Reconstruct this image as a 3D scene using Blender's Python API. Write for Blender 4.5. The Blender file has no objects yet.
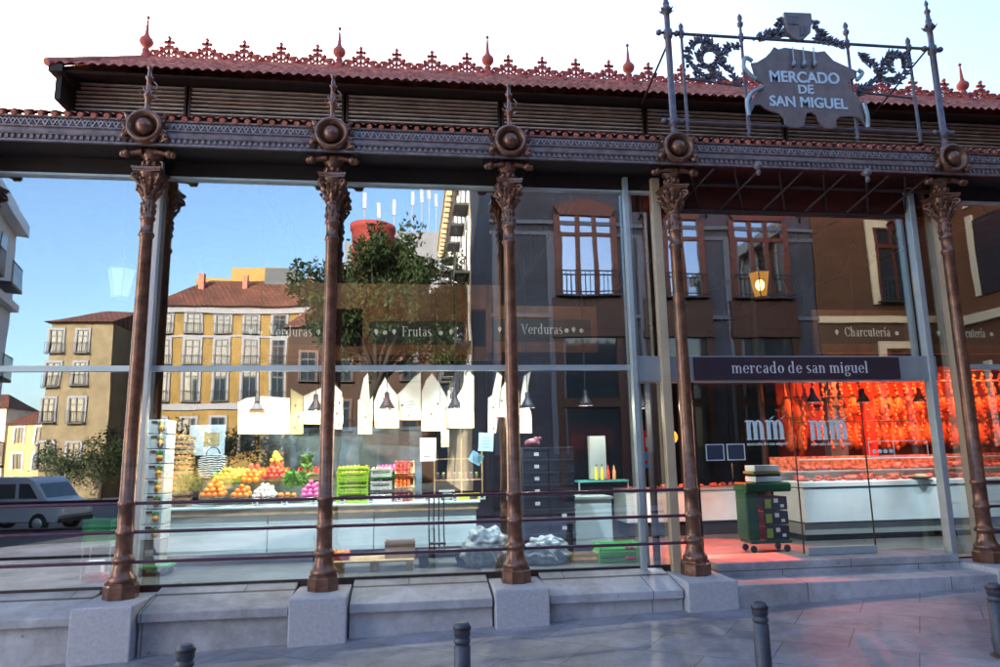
import bpy, bmesh, math, random
from mathutils import Vector, Matrix
random.seed(7)
R=math.radians
scene=bpy.context.scene
COL=scene.collection

# ------------------------------------------------------------------ camera, sky, sun, exposure
F_PX,YAW,PITCH,ROLL=700.4,R(7.426),R(9.827),R(-1.036)
CAM=Vector((0,-8.74,1.51))
fwd=Vector((math.sin(YAW)*math.cos(PITCH),math.cos(YAW)*math.cos(PITCH),math.sin(PITCH)))
r0=Vector((math.cos(YAW),-math.sin(YAW),0)); u0=r0.cross(fwd)
RT=math.cos(ROLL)*r0+math.sin(ROLL)*u0; UP=-math.sin(ROLL)*r0+math.cos(ROLL)*u0
cd=bpy.data.cameras.new('camera'); cam=bpy.data.objects.new('camera',cd); COL.objects.link(cam)
M=Matrix.Identity(4)
for i in range(3): M[i][0]=RT[i]; M[i][1]=UP[i]; M[i][2]=-fwd[i]; M[i][3]=CAM[i]
cam.matrix_world=M
cd.sensor_width=36; cd.lens=F_PX*36/1000; cd.clip_end=2000; cd.clip_start=.05
scene.camera=cam
SUN_EL,SUN_AZ=R(18),R(-22)            # azimuth from +Y towards +X
w=bpy.data.worlds.new('World'); scene.world=w; w.use_nodes=True
nt=w.node_tree; bg=nt.nodes['Background']
sky=nt.nodes.new('ShaderNodeTexSky'); sky.sky_type='NISHITA'; sky.sun_disc=False
sky.sun_elevation=SUN_EL; sky.sun_rotation=SUN_AZ; sky.air_density=1.0; sky.dust_density=2.0; sky.ozone_density=3.0
nt.links.new(sky.outputs[0],bg.inputs[0]); bg.inputs[1].default_value=.15
sl=bpy.data.lights.new('sun','SUN'); sl.energy=4.0; sl.angle=R(.5); sl.color=(1,.88,.72)
so=bpy.data.objects.new('sun',sl); COL.objects.link(so)
sd=Vector((math.sin(SUN_AZ)*math.cos(SUN_EL),math.cos(SUN_AZ)*math.cos(SUN_EL),math.sin(SUN_EL)))
so.rotation_euler=sd.to_track_quat('Z','Y').to_euler(); so.location=(0,0,30)
vs=scene.view_settings; vs.view_transform='Standard'; vs.look='None'; vs.gamma=1; vs.use_curve_mapping=False
vs.exposure=2.2
try:
    scene.cycles.transparent_max_bounces=16; scene.cycles.max_bounces=8; scene.cycles.glossy_bounces=4
    scene.cycles.caustics_reflective=False; scene.cycles.caustics_refractive=False
except Exception: pass

def at(px,py,Y):
    v=fwd+RT*((px-500)/F_PX)-UP*((py-333.5)/F_PX)
    return CAM+v*((Y-CAM.y)/v.y)
def atr(px,py,Yr):            # a point seen mirrored in the glass front (glass plane y=.33)
    p=at(px,py,.66-Yr); return Vector((p.x,Yr,p.z))

# ------------------------------------------------------------------ materials
MATS={}
def mat(name,col,rough=.6,metal=0,var=.0,scale=8,emit=None,es=0,spec=.5,bump=0,bscale=30,col2=None,coat=0):
    if name in MATS: return MATS[name]
    m=bpy.data.materials.new(name); m.use_nodes=True; n=m.node_tree; b=n.nodes['Principled BSDF']
    b.inputs['Base Color'].default_value=(*col,1); b.inputs['Roughness'].default_value=rough
    b.inputs['Metallic'].default_value=metal; b.inputs['Specular IOR Level'].default_value=spec
    b.inputs['Coat Weight'].default_value=coat
    if emit: b.inputs['Emission Color'].default_value=(*emit,1); b.inputs['Emission Strength'].default_value=es
    if var or col2:
        tc=n.nodes.new('ShaderNodeTexCoord'); nz=n.nodes.new('ShaderNodeTexNoise'); nz.inputs['Scale'].default_value=scale
        nz.inputs['Detail'].default_value=6; nz.inputs['Roughness'].default_value=.62
        n.links.new(tc.outputs['Object'],nz.inputs['Vector'])
        rp=n.nodes.new('ShaderNodeValToRGB'); rp.color_ramp.elements[0].position=.32; rp.color_ramp.elements[1].position=.68
        c1=[max(0,c*(1-var)) for c in col]; c2=col2 or [min(1,c*(1+var)) for c in col]
        rp.color_ramp.elements[0].color=(*c1,1); rp.color_ramp.elements[1].color=(*c2,1)
        n.links.new(nz.outputs['Fac'],rp.inputs['Fac']); n.links.new(rp.outputs['Color'],b.inputs['Base Color'])
    if bump:
        tc=n.nodes.new('ShaderNodeTexCoord'); nz=n.nodes.new('ShaderNodeTexNoise'); nz.inputs['Scale'].default_value=bscale; nz.inputs['Detail'].default_value=5
        bp=n.nodes.new('ShaderNodeBump'); bp.inputs['Strength'].default_value=bump; bp.inputs['Distance'].default_value=.01
        n.links.new(tc.outputs['Object'],nz.inputs['Vector']); n.links.new(nz.outputs['Fac'],bp.inputs['Height']); n.links.new(bp.outputs['Normal'],b.inputs['Normal'])
    MATS[name]=m; return m

def glass_mat(name,base=.2,tint=(.88,.93,.92),wave=.02,top=.85):
    m=bpy.data.materials.new(name); m.use_nodes=True; n=m.node_tree
    for x in list(n.nodes):
        if x.type!='OUTPUT_MATERIAL': n.nodes.remove(x)
    out=[x for x in n.nodes if x.type=='OUTPUT_MATERIAL'][0]
    tr=n.nodes.new('ShaderNodeBsdfTransparent'); tr.inputs[0].default_value=(*tint,1)
    gl=n.nodes.new('ShaderNodeBsdfGlossy'); gl.inputs['Roughness'].default_value=0; gl.inputs[0].default_value=(.97,.98,1,1)
    lw=n.nodes.new('ShaderNodeLayerWeight'); lw.inputs[0].default_value=.5
    pw=n.nodes.new('ShaderNodeMath'); pw.operation='POWER'; pw.inputs[1].default_value=3.0
    mr=n.nodes.new('ShaderNodeMapRange'); mr.inputs['To Min'].default_value=base; mr.inputs['To Max'].default_value=top
    mx=n.nodes.new('ShaderNodeMixShader')
    n.links.new(lw.outputs['Facing'],pw.inputs[0]); n.links.new(pw.outputs[0],mr.inputs['Value']); n.links.new(mr.outputs[0],mx.inputs[0])
    n.links.new(tr.outputs[0],mx.inputs[1]); n.links.new(gl.outputs[0],mx.inputs[2]); n.links.new(mx.outputs[0],out.inputs[0])
    if wave:
        tc=n.nodes.new('ShaderNodeTexCoord'); nz=n.nodes.new('ShaderNodeTexNoise'); nz.inputs['Scale'].default_value=.9; nz.inputs['Detail'].default_value=1.5
        bp=n.nodes.new('ShaderNodeBump'); bp.inputs['Strength'].default_value=1; bp.inputs['Distance'].default_value=wave*.25
        n.links.new(tc.outputs['Object'],nz.inputs['Vector']); n.links.new(nz.outputs['Fac'],bp.inputs['Height']); n.links.new(bp.outputs['Normal'],gl.inputs['Normal'])
    MATS[name]=m; return m

def brickish(name,c1,c2,mortar,scale,bw,bh,rough=.6,ms=.012,bump=.3,coord='Object',rot=None,off=.5):
    m=bpy.data.materials.new(name); m.use_nodes=True; n=m.node_tree; b=n.nodes['Principled BSDF']
    tc=n.nodes.new('ShaderNodeTexCoord'); mp=n.nodes.new('ShaderNodeMapping')
    if rot: mp.inputs['Rotation'].default_value=rot
    br=n.nodes.new('ShaderNodeTexBrick'); br.inputs['Scale'].default_value=scale; br.inputs['Brick Width'].default_value=bw; br.inputs['Row Height'].default_value=bh
    br.inputs['Mortar Size'].default_value=ms; br.inputs['Color1'].default_value=(*c1,1); br.inputs['Color2'].default_value=(*c2,1); br.inputs['Mortar'].default_value=(*mortar,1)
    br.offset=off
    nz=n.nodes.new('ShaderNodeTexNoise'); nz.inputs['Scale'].default_value=3.5; nz.inputs['Detail'].default_value=8; nz.inputs['Roughness'].default_value=.7
    mx=n.nodes.new('ShaderNodeMix'); mx.data_type='RGBA'; mx.blend_type='MULTIPLY'; mx.inputs[0].default_value=.75
    rp=n.nodes.new('ShaderNodeValToRGB'); rp.color_ramp.elements[0].position=.3; rp.color_ramp.elements[0].color=(.55,.55,.55,1); rp.color_ramp.elements[1].position=.7; rp.color_ramp.elements[1].color=(1,1,1,1)
    n.links.new(tc.outputs[coord],mp.inputs[0]); n.links.new(mp.outputs[0],br.inputs['Vector']); n.links.new(tc.outputs[coord],nz.inputs['Vector'])
    n.links.new(nz.outputs['Fac'],rp.inputs[0]); n.links.new(br.outputs['Color'],mx.inputs[6]); n.links.new(rp.outputs['Color'],mx.inputs[7])
    n2=n.nodes.new('ShaderNodeTexNoise'); n2.inputs['Scale'].default_value=.55; n2.inputs['Detail'].default_value=9; n2.inputs['Roughness'].default_value=.75
    r2=n.nodes.new('ShaderNodeValToRGB'); r2.color_ramp.elements[0].position=.40; r2.color_ramp.elements[0].color=(.58,.56,.55,1); r2.color_ramp.elements[1].position=.58; r2.color_ramp.elements[1].color=(1,1,1,1)
    vo=n.nodes.new('ShaderNodeTexVoronoi'); vo.inputs['Scale'].default_value=3.2; r3=n.nodes.new('ShaderNodeValToRGB'); r3.color_ramp.elements[0].position=.045; r3.color_ramp.elements[0].color=(.5,.5,.5,1); r3.color_ramp.elements[1].position=.07; r3.color_ramp.elements[1].color=(1,1,1,1)
    m2=n.nodes.new('ShaderNodeMix'); m2.data_type='RGBA'; m2.blend_type='MULTIPLY'; m2.inputs[0].default_value=1
    m3=n.nodes.new('ShaderNodeMix'); m3.data_type='RGBA'; m3.blend_type='MULTIPLY'; m3.inputs[0].default_value=.8
    n.links.new(tc.outputs[coord],n2.inputs['Vector']); n.links.new(tc.outputs[coord],vo.inputs['Vector']); n.links.new(n2.outputs['Fac'],r2.inputs[0]); n.links.new(vo.outputs['Distance'],r3.inputs[0])
    n.links.new(mx.outputs[2],m2.inputs[6]); n.links.new(r2.outputs['Color'],m2.inputs[7]); n.links.new(m2.outputs[2],m3.inputs[6]); n.links.new(r3.outputs['Color'],m3.inputs[7]); n.links.new(m3.outputs[2],b.inputs['Base Color'])
    rr=n.nodes.new('ShaderNodeMapRange'); rr.inputs['To Min'].default_value=rough-.15; rr.inputs['To Max'].default_value=rough+.2
    n.links.new(nz.outputs['Fac'],rr.inputs['Value']); n.links.new(rr.outputs[0],b.inputs['Roughness'])
    bp=n.nodes.new('ShaderNodeBump'); bp.inputs['Strength'].default_value=bump; bp.inputs['Distance'].default_value=.01; bp.invert=True
    ad=n.nodes.new('ShaderNodeMath'); ad.operation='MULTIPLY_ADD'; ad.inputs[1].default_value=-.5
    n.links.new(nz.outputs['Fac'],ad.inputs[0]); n.links.new(br.outputs['Fac'],ad.inputs[2])
    n.links.new(ad.outputs[0],bp.inputs['Height']); n.links.new(bp.outputs['Normal'],b.inputs['Normal'])
    MATS[name]=m; return m

iron=mat('iron_brown',(.19,.085,.052),.30,.45,.45,9,bump=.22,bscale=30,coat=.3)
iron_d=mat('iron_dark',(.05,.028,.026),.5,.2,.3,12)
cornice_m=mat('cornice_paint',(.185,.145,.15),.45,.2,.35,10,bump=.15)
lattice_m=mat('lattice_paint',(.27,.235,.255),.5,.2,.35,14)
sign_iron=mat('sign_iron',(.12,.105,.125),.42,.3,.3,14)
board_m=mat('sign_board_metal',(.17,.14,.14),.42,.4,.2,6)
letter_m=mat('pale_letter',(.55,.68,.80),.5)
tile_m=mat('roof_tile',(.42,.08,.05),.75,0,.4,7,col2=(.68,.24,.16),bump=.5)
terra_m=mat('terracotta',(.46,.085,.055),.6,0,.25,9)
slat_m=mat('louvre_slat',(.58,.52,.46),.6,0,.25,5)
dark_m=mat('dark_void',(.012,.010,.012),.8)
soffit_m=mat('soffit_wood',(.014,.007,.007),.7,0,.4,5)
redwood_m=mat('red_wood_ceiling',(.09,.012,.008),.6,0,.4,4)
steel_m=mat('pale_steel',(.50,.58,.60),.35,.4,.1,3)
cream_m=mat('cream_post',(.62,.50,.34),.4,.1,.1,3)
white_m=mat('white_paint',(.78,.80,.82),.45,0,.06,3)
stone_m=brickish('plinth_stone',(.64,.645,.69),(.56,.565,.61),(.17,.17,.18),1,1.9,30,.6,.006,.35,rot=(R(90),0,0))
ped_m=mat('pedestal_granite',(.50,.50,.545),.65,0,.14,26,bump=.25,bscale=50)
rail_m=mat('rail_paint',(.10,.035,.06),.35,.3,.2,8)
counter_m=mat('counter_white',(.60,.72,.76),.4,0,.08,2)
wood_m=mat('pale_wood',(.42,.28,.13),.6,0,.3,6)
glass_m=glass_mat('facade_glass',.25,wave=.007)
GLASS_DOOR=glass_mat('door_glass',.06,(.93,.97,.96),wave=.006,top=.7)
winglass_m=mat('window_glass',(.02,.03,.04),.04,0,spec=1.0)
black_m=mat('black_plastic',(.02,.02,.025),.4)
navy_m=mat('navy_plastic',(.008,.010,.022),.45,0,.3,10)

# ------------------------------------------------------------------ mesh helpers
class MB:
    def __init__(s): s.v=[]; s.f=[]; s.sm=[]
    def add(s,vs,fs,smooth=False):
        o=len(s.v); s.v+= [tuple(v) for v in vs]; s.f+=[tuple(i+o for i in f) for f in fs]; s.sm+=[smooth]*len(fs); return s
    def box(s,x0,x1,y0,y1,z0,z1,M=None):
        vs=[Vector(p) for p in ((x0,y0,z0),(x1,y0,z0),(x1,y1,z0),(x0,y1,z0),(x0,y0,z1),(x1,y0,z1),(x1,y1,z1),(x0,y1,z1))]
        if M: vs=[M@v for v in vs]
        return s.add(vs,[(0,3,2,1),(4,5,6,7),(0,1,5,4),(1,2,6,5),(2,3,7,6),(3,0,4,7)])
    def tube(s,pts,r,n=8,cap=True,smooth=True):
        pts=[Vector(p) for p in pts]; rs=r if isinstance(r,(list,tuple)) else [r]*len(pts)
        vs=[];prev=None
        for i,p in enumerate(pts):
            t=(pts[min(i+1,len(pts)-1)]-pts[max(i-1,0)]).normalized()
            if prev is None: a=t.orthogonal().normalized()
            else:
                a=(prev-t*prev.dot(t))
                a=a.normalized() if a.length>1e-5 else t.orthogonal().normalized()
            prev=a; b=t.cross(a)
            for k in range(n):
                th=2*math.pi*k/n; vs.append(p+(a*math.cos(th)+b*math.sin(th))*rs[i])
        fs=[]
        for i in range(len(pts)-1):
            for k in range(n): fs.append((i*n+k,i*n+(k+1)%n,(i+1)*n+(k+1)%n,(i+1)*n+k))
        s.add(vs,fs,smooth)
        if cap: s.add(vs[:n],[tuple(reversed(range(n)))]); s.add(vs[-n:],[tuple(range(n))])
        return s
    def lathe(s,prof,c=(0,0,0),n=16,axis='z',smooth=True,ph=0):
        c=Vector(c); vs=[]
        for (r,z) in prof:
            for k in range(n):
                th=2*math.pi*k/n+ph; x,y=r*math.cos(th),r*math.sin(th)
                p={'z':(x,y,z),'y':(x,z,y),'x':(z,x,y)}[axis]; vs.append(c+Vector(p))
        fs=[]
        for i in range(len(prof)-1):
            for k in range(n): fs.append((i*n+k,i*n+(k+1)%n,(i+1)*n+(k+1)%n,(i+1)*n+k))
        s.add(vs,fs,smooth)
        s.add(vs[:n],[tuple(reversed(range(n)))]); s.add(vs[-n:],[tuple(range(n))]); return s
    def prism(s,poly,y0,y1,M=None):       # polygon in XZ, extruded along Y
        n=len(poly); vs=[Vector((p[0],y0,p[1])) for p in poly]+[Vector((p[0],y1,p[1])) for p in poly]
        if M: vs=[M@v for v in vs]
        fs=[tuple(range(n)),tuple(reversed(range(n,2*n)))]+[(i,i+n,(i+1)%n+n,(i+1)%n) for i in range(n)]
        return s.add(vs,fs)
    def ball(s,c,r,n=10,m=7,sc=(1,1,1)):
        prof=[(max(1e-4,r*math.sin(math.pi*i/m)),-r*math.cos(math.pi*i/m)) for i in range(m+1)]
        o=len(s.v); s.lathe(prof,(0,0,0),n); 
        for i in range(o,len(s.v)): v=s.v[i]; s.v[i]=(c[0]+v[0]*sc[0],c[1]+v[1]*sc[1],c[2]+v[2]*sc[2])
        return s
    def leaf(s,c,d,u,l,w_):               # pointed curved leaf, two-sided thickness
        d=Vector(d).normalized(); u=Vector(u).normalized(); b=d.cross(u); c=Vector(c)
        ps=[c,c+d*l*.4+b*w_,c+d*l+u*l*.25,c+d*l*.4-b*w_,c+d*l*.45+u*l*.18]
        qs=[p-u*.012 for p in ps[:4]]
        return s.add(ps+qs,[(0,1,4),(1,2,4),(2,3,4),(3,0,4),(5,8,7,6),(0,5,6,1),(1,6,7,2),(2,7,8,3),(3,8,5,0)])
    def build(s,name,m,parent=None,bevel=0,loc=None):
        me=bpy.data.meshes.new(name); me.from_pydata(s.v,[],s.f); 
        bm=bmesh.new(); bm.from_mesh(me); bmesh.ops.remove_doubles(bm,verts=bm.verts,dist=1e-6) if len(s.v)<0 else None
        bmesh.ops.recalc_face_normals(bm,faces=bm.faces); bm.to_mesh(me); bm.free()
        if len(me.polygons)==len(s.sm):
            me.polygons.foreach_set('use_smooth',s.sm)
        me.materials.append(m); o=bpy.data.objects.new(name,me); COL.objects.link(o)
        if loc: 
            o.location=loc
        if parent: 
            o.parent=parent
        if bevel:
            b=o.modifiers.new('bevel','BEVEL'); b.width=bevel; b.segments=2; b.limit_method='ANGLE'; b.angle_limit=R(40)
        return o
def tag(o,label=None,cat=None,group=None,kind=None):
    if label: o['label']=label
    if cat: o['category']=cat
    if group: o['group']=group
    if kind: o['kind']=kind
    return o
def empty(name,loc=(0,0,0),label=None,cat=None,group=None):
    o=bpy.data.objects.new(name,None); COL.objects.link(o); o.location=loc; o.empty_display_size=.1
    return tag(o,label,cat,group)
def copy_tree(o,parent=None):
    c=o.copy(); COL.objects.link(c); c.parent=parent
    for ch in [k for k in o.children]: copy_tree(ch,c)
    return c
def arc(cx,cz,r,a0,a1,n=12,Y=0,r1=None):
    r1=r if r1 is None else r1
    return [Vector((cx+(r+(r1-r)*i/n)*math.cos(R(a0+(a1-a0)*i/n)),Y,cz+(r+(r1-r)*i/n)*math.sin(R(a0+(a1-a0)*i/n)))) for i in range(n+1)]

# ------------------------------------------------------------------ lettering
def bfont(name,txt,x0,x1,z0,z1,Y,m,parent=None,th=.01,bold=0,rot=0,sign=-1):
    cu=bpy.data.curves.new(name,'FONT'); cu.body=txt; cu.size=1; cu.extrude=.5; cu.offset=bold
    t=bpy.data.objects.new(name,cu); COL.objects.link(t)
    dg=bpy.context.evaluated_depsgraph_get(); me=bpy.data.meshes.new_from_object(t.evaluated_get(dg))
    bpy.data.objects.remove(t); bpy.data.curves.remove(cu)
    xs=[v.co.x for v in me.vertices]; ys=[v.co.y for v in me.vertices]
    ax,bx,ay,by=min(xs),max(xs),min(ys),max(ys)
    for v in me.vertices:
        u=(v.co.x-ax)/(bx-ax); vv=(v.co.y-ay)/(by-ay); d=v.co.z
        v.co=(x0+u*(x1-x0),Y+(-d)*th,z0+vv*(z1-z0)+rot*u)
    me.materials.clear(); me.materials.append(m); o=bpy.data.objects.new(name,me); COL.objects.link(o)
    if parent: o.parent=parent
    return o
def serif_polys(txt,TH=.17,HT=.05):
    """didone letters, x-height 1, ascender 1.55; returns polygons and width"""
    out=[];x=0
    def rect(a,b,c,d): out.append([(x+a,c),(x+b,c),(x+b,d),(x+a,d)])
    def sf(cx,z,w_=.17): rect(cx-w_,cx+w_,z-(.0 if z<.5 else HT),z+(HT if z<.5 else 0))
    def fl(cx,z): out.append([(x+cx-TH/2-.13,z-.07),(x+cx-TH/2,z-.1),(x+cx-TH/2,z),(x+cx-TH/2-.05,z-.005)])
    def stem(cx,z0,z1,top='flag',bot=True):
        rect(cx-TH/2,cx+TH/2,z0,z1)
        if bot: sf(cx,z0)
        if top=='flag': fl(cx,z1)
        elif top=='bar': sf(cx,z1)
    def bowl(cx,cz,rx,rz,a0=0,a1=360,thick=None,n=22):
        t=TH if thick is None else thick
        for i in range(n):
            A,B=R(a0+(a1-a0)*i/n),R(a0+(a1-a0)*(i+1)/n)
            q=[]
            for a,k in ((A,1),(B,1),(B,0),(A,0)):
                ix=rx-t if k==0 else rx; iz=rz-HT if k==0 else rz
                q.append((x+cx+ix*math.cos(a),cz+iz*math.sin(a)))
            out.append(q)
    def arch(cx,w_): bowl(cx+w_/2,.55,w_/2+TH/2,.45,0,165); rect(cx+w_-TH/2,cx+w_+TH/2,0,.56); sf(cx+w_,0)
    for ch in txt:
        if ch==' ': x+=.45; continue
        if ch=='m': stem(.2,0,1); arch(.2,.48); arch(.68,.48); x+=1.42
        elif ch=='n': stem(.2,0,1); arch(.2,.5); x+=.95
        elif ch=='h': stem(.2,0,1.55); arch(.2,.5); x+=.95
        elif ch=='u': stem(.2,.4,1,bot=False); stem(.7,0,1); bowl(.45,.42,.25+TH/2,.42,180,350); x+=.95
        elif ch=='r': stem(.2,0,1); bowl(.5,.62,.28,.36,60,165,.06); bowl(.6,.84,.09,.09,0,360,.08); x+=.72
        elif ch in 'eco':
            if ch=='o': bowl(.42,.5,.38,.51)
            elif ch=='c': bowl(.42,.5,.38,.51,40,320); bowl(.66,.76,.08,.08,0,360,.07)
            else: bowl(.42,.5,.38,.51,0,325); rect(.12,.78,.5,.5+HT)
            x+=.85
        elif ch=='a': rect(.5,.5+TH,0,.72); bowl(.4,.68,.25+.02,.32,0,165,.1); bowl(.36,.28,.28,.29,60,300); sf(.62,0,.13); x+=.85
        elif ch=='d': bowl(.4,.5,.36,.51,50,310); stem(.68,0,1.55); x+=1.0
        elif ch=='g': bowl(.4,.62,.3,.38); bowl(.4,-.2,.36,.26); rect(.1,.2,.1,.3); rect(.62,.86,.88,.95); x+=.85
        elif ch in 'ií':
            stem(.2,0,1)
            if ch=='i': bowl(.2,1.3,.1,.1,0,360,.09)
            else: out.append([(x+.17,1.15),(x+.24,1.15),(x+.42,1.5),(x+.28,1.5)])
            x+=.45
        elif ch=='l': stem(.2,0,1.55); x+=.45
        elif ch=='t': stem(.22,.12,1.3,None,False); rect(0,.5,1-HT,1); bowl(.4,.2,.26,.2,180,290,.1); x+=.58
        elif ch=='s': bowl(.33,.74,.27,.27,40,240,.12); bowl(.33,.27,.29,.28,-140,90,.12); out.append([(x+.1,.66),(x+.24,.76),(x+.56,.38),(x+.44,.28)]); x+=.7
        elif ch=='V':
            out.append([(x+.08,1.45),(x+.3,1.45),(x+.68,.0),(x+.6,0)]); out.append([(x+1.06,1.45),(x+1.13,1.45),(x+.68,0),(x+.6,0)])
            sf(.2,1.45,.22); sf(1.1,1.45,.18); x+=1.2
        elif ch=='F': rect(.15,.15+TH,0,1.45); sf(.23,0,.22); rect(0,.95,1.4,1.45); rect(.9,.95,1.1,1.4); rect(.2,.7,.74,.79); rect(.68,.73,.6,.92); x+=1.0
        elif ch=='C': bowl(.6,.72,.55,.74,35,325); rect(1.0,1.06,1.0,1.42); x+=1.15
        elif ch=='.': bowl(.12,.1,.1,.1,0,360,.09); x+=.3
        x+=.06
    return out,x
def serif(name,txt,x0,x1,zb,zx,Y,m,parent=None,th=.006,tilt=0):
    polys,wd=serif_polys(txt); b=MB(); sx=(x1-x0)/wd
    for i,p in enumerate(polys):
        yy=Y-th-.0004*(i%7)
        b.prism([(x0+q[0]*sx,zb+q[1]*zx+tilt*q[0]/wd) for q in p],yy,Y)
    return b.build(name,m,parent)

# ------------------------------------------------------------------ ground
def gz(x): return -.46+.034*x if x>-40 else -.46-.034*40
ground=MB()
def sheet(b,x0,x1,y0,y1,dz=0,n=1):
    for i in range(n):
        a=x0+(x1-x0)*i/n; c=x0+(x1-x0)*(i+1)/n
        b.add([(a,y0,gz(a)+dz),(c,y0,gz(c)+dz),(c,y1,gz(c)+dz),(a,y1,gz(a)+dz)],[(0,1,2,3)])
sheet(ground,-40,300,-400,200); ground.add([(-400,-400,gz(-41)),(-40,-400,gz(-41)),(-40,200,gz(-41)),(-400,200,gz(-41))],[(0,1,2,3)])
asph=mat('asphalt',(.09,.09,.10),.8,0,.25,3,bump=.2)
tag(ground.build('ground',asph),kind='structure')
pave_m=brickish('granite_paving',(.44,.43,.475),(.35,.345,.38),(.16,.155,.165),1,1.15,.72,.5,.005,.5,rot=(0,0,R(38)))
pv=MB(); sheet(pv,-30,40,-13,12,.006); tag(pv.build('pavement',pave_m),kind='structure')

# ------------------------------------------------------------------ the market hall
hall=empty('market_hall',(0,0,0),'old cast iron and glass market hall with red tiled roof and stone plinth','market hall')
COLX=[-3.216,-.99,1.28,3.551,7.592]
COLX_ALL=[-5.45]+COLX+[9.86,12.1]
XL,XR=-6.9,13.0
# plinth walls & ledges
ST=3.75; SE=7.35     # steps span
def ledge(x0,x1):
    b=MB(); b.add([(x0,-.40,-.20),(x1,-.40,-.20),(x1,.35,-.20),(x0,.35,-.20),(x0,-.40,-.10),(x1,-.40,-.10),(x1,.35,.055),(x0,.35,.055)],[(0,3,2,1),(4,5,6,7),(0,1,5,4),(1,2,6,5),(2,3,7,6),(3,0,4,7)])
    b.build('ledge',stone_m,hall,.012)
    b=MB(); b.box(x0,x1,-.34,.34,-1.0,-.203); b.build('plinth_wall',stone_m,hall)
segs=[(XL,-3.216-.33)]+[(COLX[i]+.33,COLX[i+1]-.33) for i in range(3)]+[(COLX[4]+.33,XR)]
for a,b_ in segs: ledge(a,b_)
for x in COLX:
    b=MB(); b.box(x-.31,x+.31,-.50,.5,-1.0,-.0); b.build('pedestal',ped_m,hall,.015)
# steps of the entrance
b=MB(); b.box(ST+.14,SE-.1,.1,.86,-1,.10); b.build('step',stone_m,hall,.012)
b=MB(); b.box(ST-.2,SE+1.9,-.46,.097,-1,-.07); 
b.build('step',stone_m,hall,.012)
b=MB(); b.box(SE-.097,SE+.25,.1,.86,-1,-.003); b.build('step_end',stone_m,hall)

# columns
def octo(r,z): return (r/math.cos(math.pi/8),z)
def make_column():
    c=MB()
    c.lathe([octo(.172,0),octo(.172,.135),octo(.158,.15),octo(.158,.175)],(0,0,0),8,smooth=False,ph=math.pi/8)
    prof=[(.150,.175),(.158,.20),(.15,.225),(.125,.25),(.112,.30),(.100,.36),(.098,.385),(.118,.395),(.122,.415),(.118,.435),(.096,.45),(.092,.50),
     (.090,.68),(.100,.69),(.104,.714),(.100,.738),(.089,.75),(.088,1.0),(.098,1.01),(.103,1.035),(.098,1.06),(.087,1.07),
     (.084,2.0),(.078,3.2),(.073,4.20),(.086,4.22),(.094,4.245),(.086,4.27),(.073,4.285),(.072,4.42),(.086,4.435),(.093,4.455),(.085,4.48),(.078,4.50),(.084,4.60),(.076,4.68)]
    c.lathe(prof,(0,0,0),20)
    # raised lozenge ornament on the neck
    for k in range(8):
        a=k*math.pi/4; c.ball((.082*math.cos(a),.082*math.sin(a),4.55),.018,6,4,(1,1,2))
        c.ball((.082*math.cos(a+.39),.082*math.sin(a+.39),4.63),.014,6,4,(1,1,2))
    return c
def make_capital():
    c=MB()
    c.lathe([(.076,4.68),(.09,4.70),(.082,4.72),(.088,4.80),(.115,4.92),(.15,5.0),(.15,5.02)],(0,0,0),16)
    for ring,(z,l,n,r) in enumerate(((4.70,.14,8,.08),(4.80,.14,8,.09))):
        for k in range(n):
            a=(k+.5*ring)*2*math.pi/n; o=Vector((math.cos(a),math.sin(a),0))
            c.leaf(o*r+Vector((0,0,z)),Vector((0,0,1))+o*.35,o,l,.04)
            c.ball(tuple(o*(r+.065)+Vector((0,0,z+l*.93))),.024,6,5)
    for k in range(4):
        a=math.pi/4+k*math.pi/2; o=Vector((math.cos(a),math.sin(a),0)); tdir=Vector((-o.y,o.x,0))
        pts=[]
        for i in range(18):
            th=i*.45; rr=.062*(1-i/20)
            pts.append(o*(.165+rr*math.cos(th))+Vector((0,0,4.945+rr*math.sin(th))))
        c.tube([o*.09+Vector((0,0,4.86))]+pts,.020,6)
        c.ball(tuple(o*.165+Vector((0,0,4.945))),.028,8,6)
    # abacus, concave sides
    poly=[]
    for k in range(4):
        for t in (-.5,-.36,-.2,0,.2,.36,.5):
            a=R(45)+k*R(90); p0=Vector((math.cos(a),math.sin(a))); p1=Vector((math.cos(a+R(90)),math.sin(a+R(90))))
            p=p0.lerp(p1,t+.5); rr=1-.14*(1-(2*t)**2); poly.append(p*.245*rr)
    n=len(poly)
    for z0,z1,s_ in ((5.02,5.045,.92),(5.045,5.075,1.0)):
        vs=[(p.x*s_,p.y*s_,z0) for p in poly]+[(p.x*s_,p.y*s_,z1) for p in poly]
        c.add(vs,[tuple(range(n)),tuple(range(n,2*n))]+[(i,(i+1)%n,(i+1)%n+n,i+n) for i in range(n)])
    # ornamented block over the abacus with side scrolls
    c.lathe([(.11,5.075),(.10,5.10),(.085,5.16),(.095,5.22),(.13,5.25),(.13,5.32)],(0,0,0),12)
    for a in range(8):
        th=a*math.pi/4; c.ball((.09*math.cos(th),.09*math.sin(th),5.15),.034,6,5,(1,1,1.5))
    for sgn in (-1,1):
        pts=[Vector((sgn*.07,-.12,5.28)),Vector((sgn*.18,-.12,5.265)),Vector((sgn*.25,-.12,5.245))]
        c.tube(pts,[.045,.032,.04],7)
        for i in (0,1): c.ball((sgn*(.25+.04*i),-.13,5.25-.01*i),.058-.010*i,8,6)
    return c
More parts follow.
